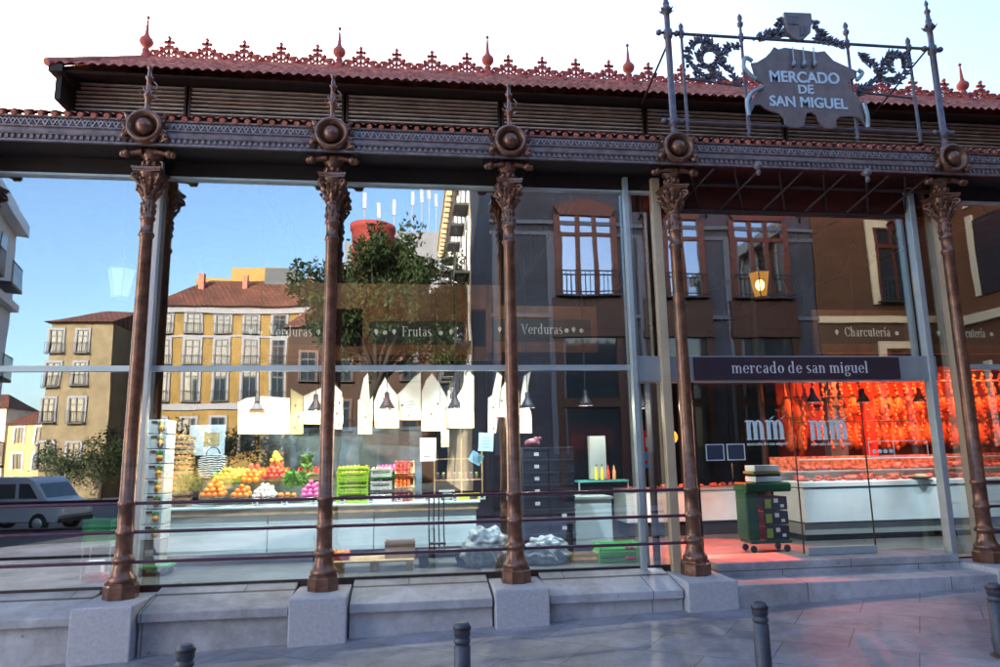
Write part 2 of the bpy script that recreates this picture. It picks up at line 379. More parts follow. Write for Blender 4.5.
def make_medallion():
    c=MB(); o=(0,-.46,5.475)
    c.lathe([(.10,.13),(.205,.12),(.212,.06),(.205,.0),(.185,-.02),(.165,-.01),(.135,.06),(.10,.075)],o,28,'y')
    c.ball((0,-.42,5.475),.105,16,10)
    b=c
    for sgn in (-1,1):
        for z,r in ((5.36,.045),(5.42,.03),(5.33,.03),(5.55,.028)):
            b.ball((sgn*(.205+(.03 if z<5.4 else 0)),-.40,z),r,8,6)
        pts=[Vector((sgn*(.20+.05*math.cos(t*.6)*(1-t/14)),-.41,5.40+.05*math.sin(t*.6)*(1-t/14))) for t in range(12)]
        b.tube(pts,.018,6)
        b.leaf((sgn*.17,-.40,5.34),(sgn,-.1,-.25),(0,-1,.2),.12,.04)
        b.leaf((sgn*.18,-.40,5.56),(sgn*.6,0,.8),(0,-1,0),.12,.03)
        b.leaf((sgn*.20,-.40,5.50),(sgn*1,0,.3),(0,-1,0),.10,.03)
    return c
def make_spire(tall):
    c=MB()
    if not tall:
        prof=[(.06,5.66),(.045,5.72),(.035,5.76),(.033,5.90),(.05,5.92),(.058,5.945),(.05,5.97),(.03,5.985),(.028,6.16),(.045,6.175),(.045,6.20),(.026,6.21),(.022,6.30),(.034,6.315),(.034,6.335),(.012,6.36)]
        c.lathe(prof,(0,-.25,0),12)
        for k in range(4):
            a=k*math.pi/2+.4; c.leaf((.04*math.cos(a),-.25+.04*math.sin(a),5.93),(math.cos(a),math.sin(a),.5),(0,0,1),.08,.025)
        pts=[Vector((.03+.07*math.sin(t*.35),-.25,5.98+.02*t)) for t in range(9)]
        c.tube(pts,.010,5); c.tube([Vector((-p.x*.6,p.y,p.z)) for p in pts[:5]],.010,5)
    else:
        prof=[(.07,5.66),(.055,5.72),(.047,5.8),(.046,5.88),(.07,5.90),(.075,5.945),(.07,5.98),(.045,6.0),(.043,7.18),(.062,7.20),(.068,7.26),(.062,7.31),(.042,7.33),(.040,7.56),
              (.06,7.575),(.078,7.62),(.06,7.66),(.04,7.68),(.05,7.72),(.036,7.75),(.03,7.84),(.045,7.86),(.045,7.89),(.022,7.91),(.018,7.97),(.03,7.985),(.03,8.01),(.004,8.07)]
        c.lathe(prof,(0,-.2,0),14)
        for k in range(7):
            a=k*2*math.pi/7; c.leaf((.05*math.cos(a),-.2+.05*math.sin(a),7.59),(math.cos(a),math.sin(a),.6),(0,0,1),.07,.025)
        c.tube([(0,-.2,5.95),(0,-.2,5.95)],.01)
        for z in (5.95,7.27):
            for sgn in (-1,1): c.lathe([(.02,0),(.02,.10),(.04,.105),(.045,.13),(.03,.16),(.005,.17)] if sgn>0 else [(.005,-.17),(.03,-.16),(.045,-.13),(.04,-.105),(.02,-.10),(.02,0)],(0,-.2,z),8,'x')
    return c
def make_col_obj(tall,x):
    c=make_column().build('column',iron,hall); c.location=(x,0,0)
    make_capital().build('capital',iron,c)
    make_medallion().build('medallion',iron,c).location=(0,.12,.05)
    make_spire(tall).build('spire',sign_iron if tall else iron,c)
    return c
base_col=make_col_obj(False,COLX[0])
for x in COLX[1:3]+[COLX_ALL[0],COLX_ALL[6],COLX_ALL[7]]:
    c=copy_tree(base_col,hall); c.location=(x,0,0)
tall_col=make_col_obj(True,COLX[3])
c=copy_tree(tall_col,hall); c.location=(COLX[4],0,0)
for x in (COLX_ALL[0],COLX_ALL[6],COLX_ALL[7]):
    b=MB(); b.box(x-.31,x+.31,-.50,.5,-1.0,.0)
# cornice (extruded profile along x)
def extrude_x(prof,x0,x1,name,m,parent=hall):
    b=MB(); n=len(prof); vs=[(x0,p[0],p[1]) for p in prof]+[(x1,p[0],p[1]) for p in prof]
    b.add(vs,[tuple(range(n)),tuple(reversed(range(n,2*n)))]+[(i,(i+1)%n,(i+1)%n+n,i+n) for i in range(n)])
    return b.build(name,m,parent)
extrude_x([(p[0]+.12,p[1]+.06) for p in [(-.33,5.25),(-.37,5.25),(-.37,5.275),(-.345,5.28),(-.34,5.335),(-.365,5.345),(-.375,5.36),(-.355,5.375),(-.35,5.43),(-.375,5.44),(-.375,5.455),(-.33,5.46),(-.33,5.56),(-.365,5.565),(-.37,5.585),(-.2,5.59),(-.2,5.30),(-.33,5.30)]],XL,XR,'cornice',cornice_m)
lt=MB(); x=XL
k=0
while x<XR:
    for (a,c_) in (((x,5.465),(x+.045,5.552)),((x+.09,5.465),(x+.045,5.552)),((x+.0,5.552),(x+.03,5.51)),((x+.09,5.552),(x+.06,5.51))):
        dx,dz=c_[0]-a[0],c_[1]-a[1]; L=math.hypot(dx,dz); nx,nz=-dz/L*.008,dx/L*.008
        yo=(-.352 if dx>0 else -.350)+(.004 if dz<0 else 0)
        lt.prism([(a[0]-nx,a[1]-nz),(c_[0]-nx,c_[1]-nz),(c_[0]+nx,c_[1]+nz),(a[0]+nx,a[1]+nz)],yo,-.331)
    lt.ball((x+.045,-.345,5.49),.012,6,4); x+=.09
lt.build('lattice_band',lattice_m,hall).location=(0,.12,.06)
b=MB(); x=XL
while x<XR: b.box(x,x+.035,-.372,-.347,5.285,5.333); x+=.07
b.build('dentil_band',cornice_m,hall).location=(0,.12,.06)
# soffit and ceiling of the porch
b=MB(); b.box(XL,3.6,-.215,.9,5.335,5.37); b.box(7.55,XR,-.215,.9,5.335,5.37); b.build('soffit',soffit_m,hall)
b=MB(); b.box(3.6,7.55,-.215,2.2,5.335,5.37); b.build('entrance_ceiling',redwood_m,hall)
# head rail of the glazing
for a_,c_ in ((XL,3.4),(7.65,XR)):
    b=MB(); b.box(a_,c_,.27,.37,5.095,5.125); b.build('glazing_head',steel_m,hall)
    b=MB(); b.box(a_,c_,.29,.42,5.128,5.333); b.build('head_blackout',soffit_m,hall)  # dark panel added to keep the strip above the head rail black
b=MB(); b.box(3.45,7.6,.44,.52,4.86,5.33); b.build('red_bulkhead',redwood_m,hall)
b=MB()
for x in (4.1,4.75,5.4,6.05,6.7,7.3):
    b.tube([(x,-.15,5.3),(x-.35,.36,4.92)],.02,5); b.tube([(x-.35,-.15,5.3),(x,.38,4.92)],.018,5)
b.tube([(3.6,.38,4.90),(7.6,.38,4.90)],.035,6); b.tube([(3.6,.1,5.18),(7.6,.1,5.18)],.03,6)
b.build('entrance_truss',iron_d,hall)
# lower roof: tiles between the cornice and the louvres
def tiled(xa,xb,ya,za,yb,zb,rows,per=.15,amp=.03,hip=0):
    b=MB(); nx=int((xb-xa)/per*6)
    lines=[]
    for r_ in range(rows):
        for e in (0,1):
            t=(r_+e)/rows; lift=.03*(1-e)
            lines.append((ya+(yb-ya)*t,za+(zb-za)*t+lift,t))
    L=[]
    for (y,z,t) in lines:
        x0=xa+hip*t
        L.append([(x0+(xb-x0)*i/nx,y,z+amp*abs(math.sin(math.pi*(xa+(xb-xa)*i/nx)/per))) for i in range(nx+1)])
    vs=[p for l in L for p in l]; n=nx+1
    b.add(vs,[(j*n+i,j*n+i+1,(j+1)*n+i+1,(j+1)*n+i) for j in range(len(L)-1) for i in range(nx)],True)
    return b
lr=tiled(XL-.1,XR,-.24,5.665,1.5,6.50,5)
x=XL
while x<XR: lr.tube([(x+.075,-.27,5.655),(x+.075,-.14,5.715)],.033,8); x+=.15
lr.build('lower_roof',tile_m,hall)
tiled(-4.98,XR,.88,6.93,2.3,7.90,5,.14,.045,hip=.75).build('roof',tile_m,hall)
b=MB(); b.add([(-4.98,.9,6.92),(-4.98,14,6.92),(-4.23,12,7.88),(-4.23,2.3,7.88)],[(0,1,2,3)]); b.build('roof_end',tile_m,hall)
b=MB(); b.tube([(-5.0,.86,6.97),(-4.25,2.3,7.93)],.06,8); b.tube([(-4.3,2.3,7.92),(XR,2.3,7.92)],.05,8); b.build('ridge_tiles',tile_m,hall)
b=MB(); b.box(-4.4,XR,2.32,2.5,7.2,7.88); b.build('roof_back',tile_m,hall)
# eaves underside
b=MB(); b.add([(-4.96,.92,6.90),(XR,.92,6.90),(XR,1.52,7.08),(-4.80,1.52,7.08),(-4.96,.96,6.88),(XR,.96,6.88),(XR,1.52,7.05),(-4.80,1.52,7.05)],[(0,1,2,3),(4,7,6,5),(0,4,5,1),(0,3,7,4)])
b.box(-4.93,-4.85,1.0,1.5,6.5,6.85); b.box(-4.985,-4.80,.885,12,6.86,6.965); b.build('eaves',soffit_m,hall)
LV=[-4.93,-3.3,-1.0,1.4,3.75,6.15,8.6,10.9,13.0]
for i in range(8):
    b=MB(); a,c_=LV[i]+.05,LV[i+1]-.05
    for k in range(8):
        z=6.515+k*.066; b.box(a,c_,1.44,1.49,z,z+.021)
    lo=b.build('louvre_panel',slat_m,hall); b=MB(); b.box(a-.035,a-.002,1.43,1.56,6.48,7.06); b.box(c_+.002,c_+.035,1.43,1.56,6.48,7.06); b.box(a,c_,1.43,1.56,7.03,7.06); b.build('frame',iron_d,lo)
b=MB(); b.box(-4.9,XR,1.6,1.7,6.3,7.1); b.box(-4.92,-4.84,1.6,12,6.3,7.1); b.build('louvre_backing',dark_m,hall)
# cresting
def crest_unit():
    b=MB(); y0,y1=-.015,.015
    def bar(p,q,t): 
        d=Vector((q[0]-p[0],q[1]-p[1])).normalized(); n_=Vector((-d.y,d.x))*t
        b.prism([(p[0]-n_.x,p[1]-n_.y),(q[0]-n_.x,q[1]-n_.y),(q[0]+n_.x,q[1]+n_.y),(p[0]+n_.x,p[1]+n_.y)],y0,y1)
    b.box(-.28,.28,-.018,.018,-.04,.015)
    for s in (-1,1):
        b.tube([Vector((s*(.20+.055*math.cos(R(a))*k_),0,.08+.055*math.sin(R(a))*k_)) for a,k_ in ((-90,1),(-40,1),(10,1),(60,1),(110,.9),(160,.75),(210,.5))],.022,6)
        bar((s*.2,.02),(0,.22),.022); bar((s*.10,.015),(s*.10,.12),.016)
        b.ball((s*.11,0,.17),.036,7,5); b.ball((s*.155,0,.115),.026,6,5); b.ball((s*.20,0,.085),.028,6,5); b.ball((s*.265,0,.05),.03,6,5); b.ball((s*.06,0,.10),.026,6,5)
        bar((0,.10),(s*.09,.015),.012); b.ball((s*.055,0,.285),.030,6,5); b.ball((s*.05,0,.205),.024,6,5)
    bar((0,.0),(0,.34),.02); bar((-.055,.285),(.055,.285),.02)
    b.prism([(0,.33),(.03,.365),(0,.41),(-.03,.365)],y0-.004,y1+.004)
    b.prism([(0,.19),(.03,.225),(0,.26),(-.03,.225)],y0-.005,y1+.005)
    return b
FX=[-4.27,-1.2,1.31,3.82,7.0,10.35,13.0]; NU=[5,4,4,5,5,4]
cu=None
for i,n_ in enumerate(NU):
    for k in range(n_):
        wd=(FX[i+1]-FX[i]-.12)/n_; x=FX[i]+.06+wd*(k+.5)
        if cu is None: cu=crest_unit().build('cresting',terra_m,hall); o=cu
        else: o=cu.copy(); COL.objects.link(o); o.parent=hall
        o.location=(x,2.3,7.97); o.scale=(wd/.545,1.3,.95)
fin=None
for x in FX[:-1]:
    if fin is None:
        b=MB(); b.lathe([(.12,-.06),(.12,-.02),(.085,.0),(.07,.06),(.05,.13),(.065,.15),(.05,.17),(.045,.20),(.075,.225),(.105,.27),(.11,.31),(.095,.35),(.06,.385),(.04,.40),(.048,.415),(.035,.43),(.02,.62),(.012,.70),(.03,.72),(.03,.745),(.004,.77)],(0,0,0),14)
        fin=b.build('finial',terra_m,hall); o=fin
    else: o=fin.copy(); COL.objects.link(o); o.parent=hall
    o.location=(x,2.3,7.93)

# glazing
def pane(x0,x1,z0,z1,y=.33,m=glass_m,name='glass_pane',p=hall,t=.012):
    b=MB(); b.box(x0,x1,y,y+t,z0,z1); o=b.build(name,m,p); return o
ZT=2.634
gx=[XL,-3.18,-.97,1.25,3.0]
for a,c_ in zip(gx[:-1],gx[1:]):
    pane(a+.02,c_-.02,.075,ZT-.035); pane(a+.02,c_-.02,ZT+.035,5.30)
pane(7.82,XR,.075,ZT-.035); pane(7.82,XR,ZT+.035,5.30)
for a_,c_ in ((XL,2.95),(7.82,XR)): b=MB(); b.box(a_,c_,.29,.38,ZT-.035,ZT+.035); b.build('transom',steel_m,hall)
b=MB(); b.box(XL,3.6,.31,.37,0.0,.075); b.box(7.8,XR,.31,.37,0,.075); b.build('glazing_sill',iron_d,hall)
def post(x,y,w_,d_,z1=5.30,m=steel_m,z0=0.0):
    b=MB(); b.box(x-w_/2,x+w_/2,y-d_/2,y+d_/2,z0,z1); b.build('glazing_post',m,hall,.006)
for x in (-5.45,-3.20): post(x,.27,.09,.10,m=white_m)
post(2.97,.27,.07,.10); post(3.09,.50,.05,.12); post(3.40,.27,.12,.12,m=cream_m); post(7.32,.30,.09,.12); post(7.45,.52,.05,.1); post(7.74,.27,.14,.14,m=cream_m); post(3.24,.52,.03,.2,m=iron_d)
pane(3.12,3.34,.06,2.45); pane(3.03,7.27,2.79,4.86,.40); pane(7.38,7.66,.06,5.30)
# doors
dz0,dz1=.115,2.45
for a,c_ in ((3.88,4.36),(4.37,5.30),(5.305,6.35),(6.355,7.36)):
    pane(a,c_,dz0,dz1,.50,GLASS_DOOR,'glass_door')
b=MB(); b.box(5.35,6.35,.47,.55,dz0-.01,.20); b.build('door_rail',steel_m,hall)
b=MB()
for x in (5.30,6.35): b.box(x-.006,x+.006,.495,.515,dz0,dz1)
b.build('door_edge',iron_d,hall); MB().box(3.84,3.875,.47,.54,.1,2.45).build('door_frame',iron_d,hall)
beam=MB(); beam.box(3.0,7.42,.27,.53,2.44,2.785); beam=beam.build('entrance_beam',mat('beam_grey',(.36,.40,.41),.4,.3,.08,3),hall,.006)

sp=empty('entrance_sign',(5.3,.26,2.61),'long aubergine sign board over the glass doors reading mercado de san miguel','sign')
b=MB(); b.box(-1.5,1.52,-.02,.0,-.155,.155); o=b.build('board',mat('aubergine',(.045,.025,.04),.4,0,.15,4),sp)
xa=at(731,368,.25).x-5.3; xb=at(868,368,.25).x-5.3
o=serif('lettering','mercado de san miguel',xa,xb,-.065,.105,-.021,mat('letter_white',(.75,.72,.75),.5),sp)

# logos on the doors
lw_=mat('vinyl_white',(.80,.93,.95),.5,emit=(.75,.93,1),es=.0)
for i,(pa,pb) in enumerate(((747,787),(811,850))):
    A=at(pa,440,.49); B=at(pb,440,.49)
    lg=empty('door_logo',(A.x,.495,A.z),['white double m emblem with small market name on the left glass door','white double m emblem on the right glass door over the red stall'][i],'door logo')
    W_=B.x-A.x
    polys,wd=serif_polys('mm',.27,.07); b=MB()
    for j,p in enumerate(polys): b.prism([(q[0]*W_/wd,q[1]*.27) for q in p],-.006-.0004*(j%7),0)
    for xx in ((.60,.66,.74),(.88,.92,1.0)): b.prism([(xx[0]*W_,.285),(xx[1]*W_,.285),(xx[2]*W_,.33)],-.006,0)
    b.build('emblem',lw_,lg)
    serif('lettering','mercado de san miguel',0,W_*1.02,-.075,.03,0,lw_,lg,th=.004)
# small pictogram stickers
b=MB(); A=at(868,441,.49); B=at(929,456,.49); 
dp=empty('door_notice',(A.x,.495,B.z),'dark notice strip with a row of round symbols on the right glass door','notice')
W_,H_=B.x-A.x,A.z-B.z
for (x0,x1,z0,z1) in ((0,W_,0,.01),(0,W_,H_-.01,H_),(0,.01,.0101,H_-.0101),(W_-.01,W_,.0101,H_-.0101),(W_*.42,W_*.43,.0101,H_-.0101)): b.box(x0,x1,-.005,0,z0,z1)
b.build('border',lw_,dp); b=MB()
for k in range(4): b.lathe([(.03,-.006),(.03,0)],(W_*.09+k*.085,0,H_*.35),12,'y')
b.build('symbols',lw_,dp)
A=at(702,448,.49)
for k in range(2):
    dn=empty('door_notice',(4.0+k*.30,.495,1.38),['small framed notice beside the red counter, left one near the iron column','small framed notice on the door glass just left of the green cart'][k],'notice')
    b=MB(); 
    for q in ((0,.26,0,.012),(0,.26,.21,.222),(0,.012,.0121,.2099),(.248,.26,.0121,.2099)): b.box(q[0],q[1],-.005,0,q[2],q[3])
    b.build('border',lw_,dn); b=MB()
    b.box(.014,.246,-.003,0,.014,.208); b.build('sheet',mat('notice_dark',(.05,.06,.09),.5),dn)

# hall body: side and back walls made opaque to block sun, dark ceiling
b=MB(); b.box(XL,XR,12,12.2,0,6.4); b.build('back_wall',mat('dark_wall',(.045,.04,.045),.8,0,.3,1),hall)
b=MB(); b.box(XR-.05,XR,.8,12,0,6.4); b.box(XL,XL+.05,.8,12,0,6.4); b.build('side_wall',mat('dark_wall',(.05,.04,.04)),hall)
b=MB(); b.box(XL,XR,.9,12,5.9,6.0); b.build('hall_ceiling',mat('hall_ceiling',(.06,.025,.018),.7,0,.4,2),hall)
b=MB(); b.add([(XL,1.5,6.48),(XR,1.5,6.48),(XR,2.4,7.9),(XL,2.4,7.9)],[(0,1,2,3)]);
b=MB(); b.box(-4.4,XR,2.4,12,7.75,7.85); b.box(XL,XR,1.7,12.2,6.28,6.36); b.build('roof_deck',tile_m,hall)
b=MB()
for x in (-2.1,.15,2.4,4.7,7,9.3):
    b.tube([(x,.95,5.2),(x,11.9,5.2)],.04,6)
    for y in range(1,11): b.tube([(x,y,5.2),(x,y+.5,5.85)],.02,5); b.tube([(x,y+.5,5.85),(x,y+1,5.2)],.02,5)
b.build('roof_truss',iron_d,hall)
for x in (-3.9,1.95,7.0):
  for y in (4.6,9): MB().lathe([(.09,0),(.07,.3),(.06,5.1),(.12,5.3)],(x,y,0),12).build('inner_column',iron_d,hall)
fl=MB(); fl.add([(XL,.36,0),(XR,.36,0),(XR,12,0),(XL,12,0)],[(0,1,2,3)])
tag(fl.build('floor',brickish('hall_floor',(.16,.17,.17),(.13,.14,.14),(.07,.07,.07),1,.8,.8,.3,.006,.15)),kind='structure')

# railings between the columns
RZ=(1.035,.714,.384)
for i,(a,c_,lab) in enumerate(((XL,-3.216,'three brown iron rails running off the left side of the photo'),(-3.216,-.99,'three brown iron rails in front of the orange display'),(-.99,1.28,'three brown iron rails in front of the wooden pallet'),(1.28,3.551,'three brown iron rails in front of the bright green crates'))):
    rr=empty('railing',((a+c_)/2,0,0),lab,'railing','rails between the iron columns')
    for z in RZ:
        h=(c_-a)/2; b=MB(); b.tube([(-h+.08,0,z),(h-.08,0,z)],.019,8); b.build('rail',rail_m,rr)
rr=empty('railing',((7.592+XR)/2,0,0),'three brown iron rails right of the entrance steps','railing','rails between the iron columns')
for z in RZ: 
    h=(XR-7.592)/2; b=MB(); b.tube([(-h+.08,0,z),(h-.08,0,z)],.019,8); b.build('rail',rail_m,rr)
# ------------------------------------------------------------------ sign frame over the entrance
Y=-.2
sf=empty('sign_frame',(5.53,Y,5.9),'wrought iron scrollwork frame with leaf garlands standing above the entrance cornice','sign frame')
X0,X1=3.551-5.53,7.592-5.53
def L(px,py): p=at(px,py,Y); return Vector((p.x-5.53,0,p.z-5.9))
b=MB(); b.tube([(X0,0,1.37),(X1,0,1.37)],.022,8); b.build('rail',sign_iron,sf)
b=MB(); b.tube([(X0,0,.05),(X1,0,.05)],.018,8); b.build('rail',sign_iron,sf)
for px,top in ((683,7.42),(743,7.62),(849,7.60),(910,7.42)):
    x=at(px,60,Y).x-5.53; t=top-5.9; b=MB()
    b.lathe([(.004,-.12),(.03,-.10),(.03,-.07),(.018,-.05),(.038,.0),(.038,.07),(.022,.10),(.02,1.30),(.035,1.32),(.035,1.42),(.02,1.44),(.018,t-.20),(.04,t-.17),(.045,t-.13),(.02,t-.10),(.035,t-.07),(.035,t-.03),(.006,t+.02)],(x,0,0),10)
    b.build('upright',sign_iron,sf)
for a,c_ in ((L(683,78),L(742,86)),(L(858,92),L(912,98))):
    b=MB(); b.tube([a,c_],.018,7); b.build('cross_bar',sign_iron,sf)
for px in (672,925):
    x=at(px,40,Y).x-5.53; b=MB(); b.tube([(x,0,1.35),(x-.05,1.2,.95)],.016,6); b.build('brace',iron_d,sf)
def garland(pts,w_=.085,every=1,r=.016,seed=1):
    rnd=random.Random(seed); b=MB(); b.tube(pts,r,6)
    for i in range(1,len(pts)):
        d=(pts[i]-pts[i-1]).normalized(); n_=Vector((-d.z,0,d.x))
        for s in (-1,1):
            if rnd.random()<.93:
                dd=d*.7+n_*s*(.7+.5*rnd.random()); b.leaf(pts[i]+Vector((0,rnd.uniform(-.03,.02),0)),dd,(0,-1,.2*s),w_*rnd.uniform(.9,1.5),w_*.42)
        if i%2==0: b.ball(tuple(pts[i]+Vector((0,-.03,0))),.022,6,4)
    return b
def crv(ps,n=8):
    out=[]
    for i in range(len(ps)-1):
        p0=ps[max(i-1,0)];p1=ps[i];p2=ps[i+1];p3=ps[min(i+2,len(ps)-1)]
        for k in range(n):
            t=k/n; out.append(.5*((2*p1)+(-p0+p2)*t+(2*p0-5*p1+4*p2-p3)*t*t+(-p0+3*p1-3*p2+p3)*t*t*t))
    return out+[ps[-1]]
GL=[[(742,46),(728,48),(721,58),(712,67),(702,64),(700,55),(706,49),(715,50)],[(742,87),(731,72),(722,62),(716,48),(706,41),(695,42),(689,51),(690,63),(697,72),(708,78),(720,76)],
    [(753,40),(764,36),(774,34),(783,33)],
    [(812,38),(822,40),(832,42),(842,46)],[(858,52),(866,60),(874,66),(880,76),(889,82),(898,79),(905,68),(904,59),(896,56),(889,62),(890,70)],[(856,95),(862,88),(870,85),(880,76),(884,64),(893,54),(905,56)],[(784,18),(779,25),(775,33)],[(812,20),(816,28),(822,35)]]
for i,g in enumerate(GL):
    pts=crv([L(*p) for p in g],4); garland(pts,.078,seed=i).build('garland',sign_iron,sf)
# the hide shaped board
bd=empty('market_sign',(5.53,-.27,6.0),'grey metal hide shaped sign board lettered MERCADO DE SAN MIGUEL','sign')
def B(zx,zy,Yb=-.27): p=at(700+zx/2.9,zy/2.9,Yb); return (p.x-5.53,p.z-6.0)
poly=[(148,182),(165,180),(190,165),(205,150),(215,135),(228,142),(245,137),(290,143),(340,150),(362,147),(372,158),(388,175),(410,185),(455,205),(455,225),(436,232),(430,246),(438,262),(455,275),(471,300),(478,345),(484,372),(470,348),(455,340),(430,337),(405,340),(395,350),(398,368),(385,374),(362,372),(350,360),(338,335),(326,326),(311,328),(306,345),(303,365),(285,372),(262,370),(247,362),(245,345),(232,330),(205,322),(190,315),(175,303),(160,305),(150,325),(140,340),(138,315),(147,295),(160,275),(180,255),(183,242),(160,232),(158,215)]
b=MB(); b.prism([B(*p) for p in poly],0,.03); bo=b.build('board',board_m,bd,.008)
curl=mat('curl_metal',(.30,.38,.42),.4,.4,.2,6)
for g in ([(150,180),(130,170),(125,195),(140,215),(160,232)],[(180,256),(150,270),(135,300),(140,338)],[(455,205),(468,215),(452,235)],[(471,300),(482,335),(484,372)]):
    pts=[Vector((B(*p)[0],-.02,B(*p)[1])) for p in g]; MB().tube(crv(pts,4),.03,7).build('curled_edge',curl,bd)
for txt,a,c_,z0,z1 in (('MERCADO',(203,238),(405,245),235,205),('DE',(286,272),(330,272),272,247),('SAN MIGUEL',(203,308),(428,318),308,277)):
    A=B(*a); C=B(*c_); T=B(a[0],z1)
    bfont('lettering',txt,A[0],C[0],A[1],T[1],-.004,letter_m,bd,.014,.022,C[1]-A[1])
# accent over the I
p0=B(322,276); p1=B(330,268); b=MB(); b.tube([(p0[0],-.008,p0[1]),(p1[0],-.008,p1[1])],.008,5)
b.build('lettering',letter_m,bd)
for zx in (266,296,326):
    p=B(zx,150); q=B(zx+1,185); b=MB(); b.tube([(p[0],-.03,p[1]+.05),(p[0],-.03,q[1])],.010,5)
    b.lathe([(.004,-.05),(.035,-.045),(.03,0),(.012,.04)],(p[0],-.03,q[1]),8); b.build('tassel',letter_m if 0 else curl,bd)
sh=MB(); sh.prism([B(240,38),B(320,41),B(322,60),B(318,98),B(300,115),B(285,121),B(268,113),B(252,98),B(243,62)],-.03,.04); sho=sh.build('shield',board_m,bd,.01)
sh=MB(); sh.prism([B(252,50),B(282,52),B(282,76),B(254,74)],-.04,-.031); sh.prism([B(286,80),B(310,80),B(300,104),B(286,108)],-.04,-.031)
sh.build('relief',sign_iron,bd)
# little floodlights under the cornice
for i,(px,py) in enumerate(((758,167),(867,174))):
    p=at(px,py,-.45); f=empty('cornice_lamp',(p.x,-.45,p.z+.02),['small round iron lamp under the cornice below the left end of the sign board','small round iron lamp under the cornice below the right end of the sign board'][i],'lamp')
    MB().ball((0,0,0),.06,12,8).build('housing',cornice_m,f); MB().lathe([(.015,-.14),(.03,-.12),(.03,-.09),(.02,-.06)],(0,0,0),8).build('lens',cornice_m,f)
    MB().tube([(0,.02,0),(0,.10,.02)],.02,6).build('arm',cornice_m,f)
# overhead cable on the left
b=MB(); a_,c_=at(-40,75,3),at(78,118,3); b.tube([a_+(c_-a_)*t+Vector((0,0,-.15*math.sin(math.pi*t))) for t in (0,.25,.5,.75,1)],.008,4)
tag(b.build('cable',black_m),'thin black overhead cable at the upper left against the sky','cable')

# ------------------------------------------------------------------ bollards
boll=mat('bollard_paint',(.075,.08,.10),.45,.3,.25,10,bump=.15)
def bollard(px,py,Yb,lab):
    p=at(px,py,Yb); g=gz(p.x)+.006; h=p.z-g; o=empty('bollard',(p.x,Yb,g),lab,'bollard','bollards along the market steps')
    r=.062
    MB().lathe([(r,-.02),(r,h-.17),(r-.008,h-.165),(r-.008,h-.15),(r,h-.145),(r,h-.12),(r-.008,h-.115),(r-.008,h-.10),(r,h-.095),(r,h-.03),(r-.01,h-.008),(r-.025,h)],(0,0,0),24).build('post',boll,o)
    MB().lathe([(r+.004,h-.05),(r+.006,h-.045),(r+.006,h-.035),(r+.004,h-.03)],(0,0,0),24).build('collar',iron_d,o)
    MB().lathe([(r+.03,-.01),(r+.03,.012),(r+.005,.02)],(0,0,0),24).build('base_ring',iron_d,o)
bollard(186,644,-3.25,'dark bollard at the bottom left with only its top showing')
bollard(462,622,-3.2,'dark bollard standing in front of the wrapped plastic bundles')
bollard(759,602,-3.1,'tall dark bollard in front of the entrance steps')
bollard(993,583,-2.9,'dark bollard at the right edge below the last iron column')

# ------------------------------------------------------------------ interior
def pt(px,py,Y): return at(px,py,Y)
# long white counter
ct=empty('fruit_counter',(-1.2,2.6,0),'long white counter carrying the fruit heaps and crates','counter')
for k in range(3): b=MB(); b.box(-2.4+k*1.54,-2.4+k*1.54+1.53,-.38,.5,.16,.70); b.build('front_panel',counter_m,ct,.01)
b=MB(); b.box(-2.42,2.24,-.41,.52,.702,.79); b.build('wood_edge',wood_m,ct)
b=MB(); b.box(-2.46,2.27,-.43,.54,.792,.83); b.build('worktop',counter_m,ct,.01)
b=MB(); b.box(-2.35,2.2,-.30,.45,.0,.158); b.build('toe_kick',dark_m,ct)
c2=empty('side_counter',(2.78,2.5,0),'short pale blue counter between the black crates and the entrance','counter')
b=MB(); b.box(-.36,.36,-.3,.4,.12,.80); b.build('front_panel',counter_m,c2,.01); b=MB(); b.box(-.38,.38,-.32,.42,.802,.84); b.build('worktop',steel_m,c2); b=MB(); b.box(-.3,.3,-.2,.35,0,.118); b.build('base',dark_m,c2)
# raked display behind the fruit
tag(MB().box(-2.4,.2,3.05,3.12,.0,2.0).build('glass_backdrop',mat('backdrop_blue',(.10,.15,.20),.25,0,.5,2.5)),'blue grey partition standing behind the fruit heaps','partition')
b=MB(); b.box(-3.2,.1,2.75,2.80,.84,1.2); tag(b.build('display_riser',mat('green_grey',(.10,.13,.10),.6,0,.3,5)),'dark riser board behind the fruit heaps on the white counter','riser')
FR={'orange':((.85,.24,.015),.045),'red':((.55,.035,.03),.042),'yellow':((.80,.50,.05),.042),'pink':((.70,.12,.35),.045),'garlic':((.75,.68,.62),.035),'lime':((.25,.45,.03),.04)}
FM={k:mat('fruit_'+k,v[0],.4,0,.15,20,bump=.1,bscale=80) for k,v in FR.items()}
FME={}
def fruit(kind,x,y,z,lab,cat,grp,name):
    if kind not in FME:
        o=MB().ball((0,0,0),FR[kind][1],10,7).build(name,FM[kind]); FME[kind]=o
    else: o=FME[kind].copy(); COL.objects.link(o)
    o.location=(x,y,z); o.name=name; o.scale=[random.uniform(.82,1.14)]*3; o.rotation_euler=(random.uniform(0,3),random.uniform(0,3),0); tag(o,lab,cat,grp); return o
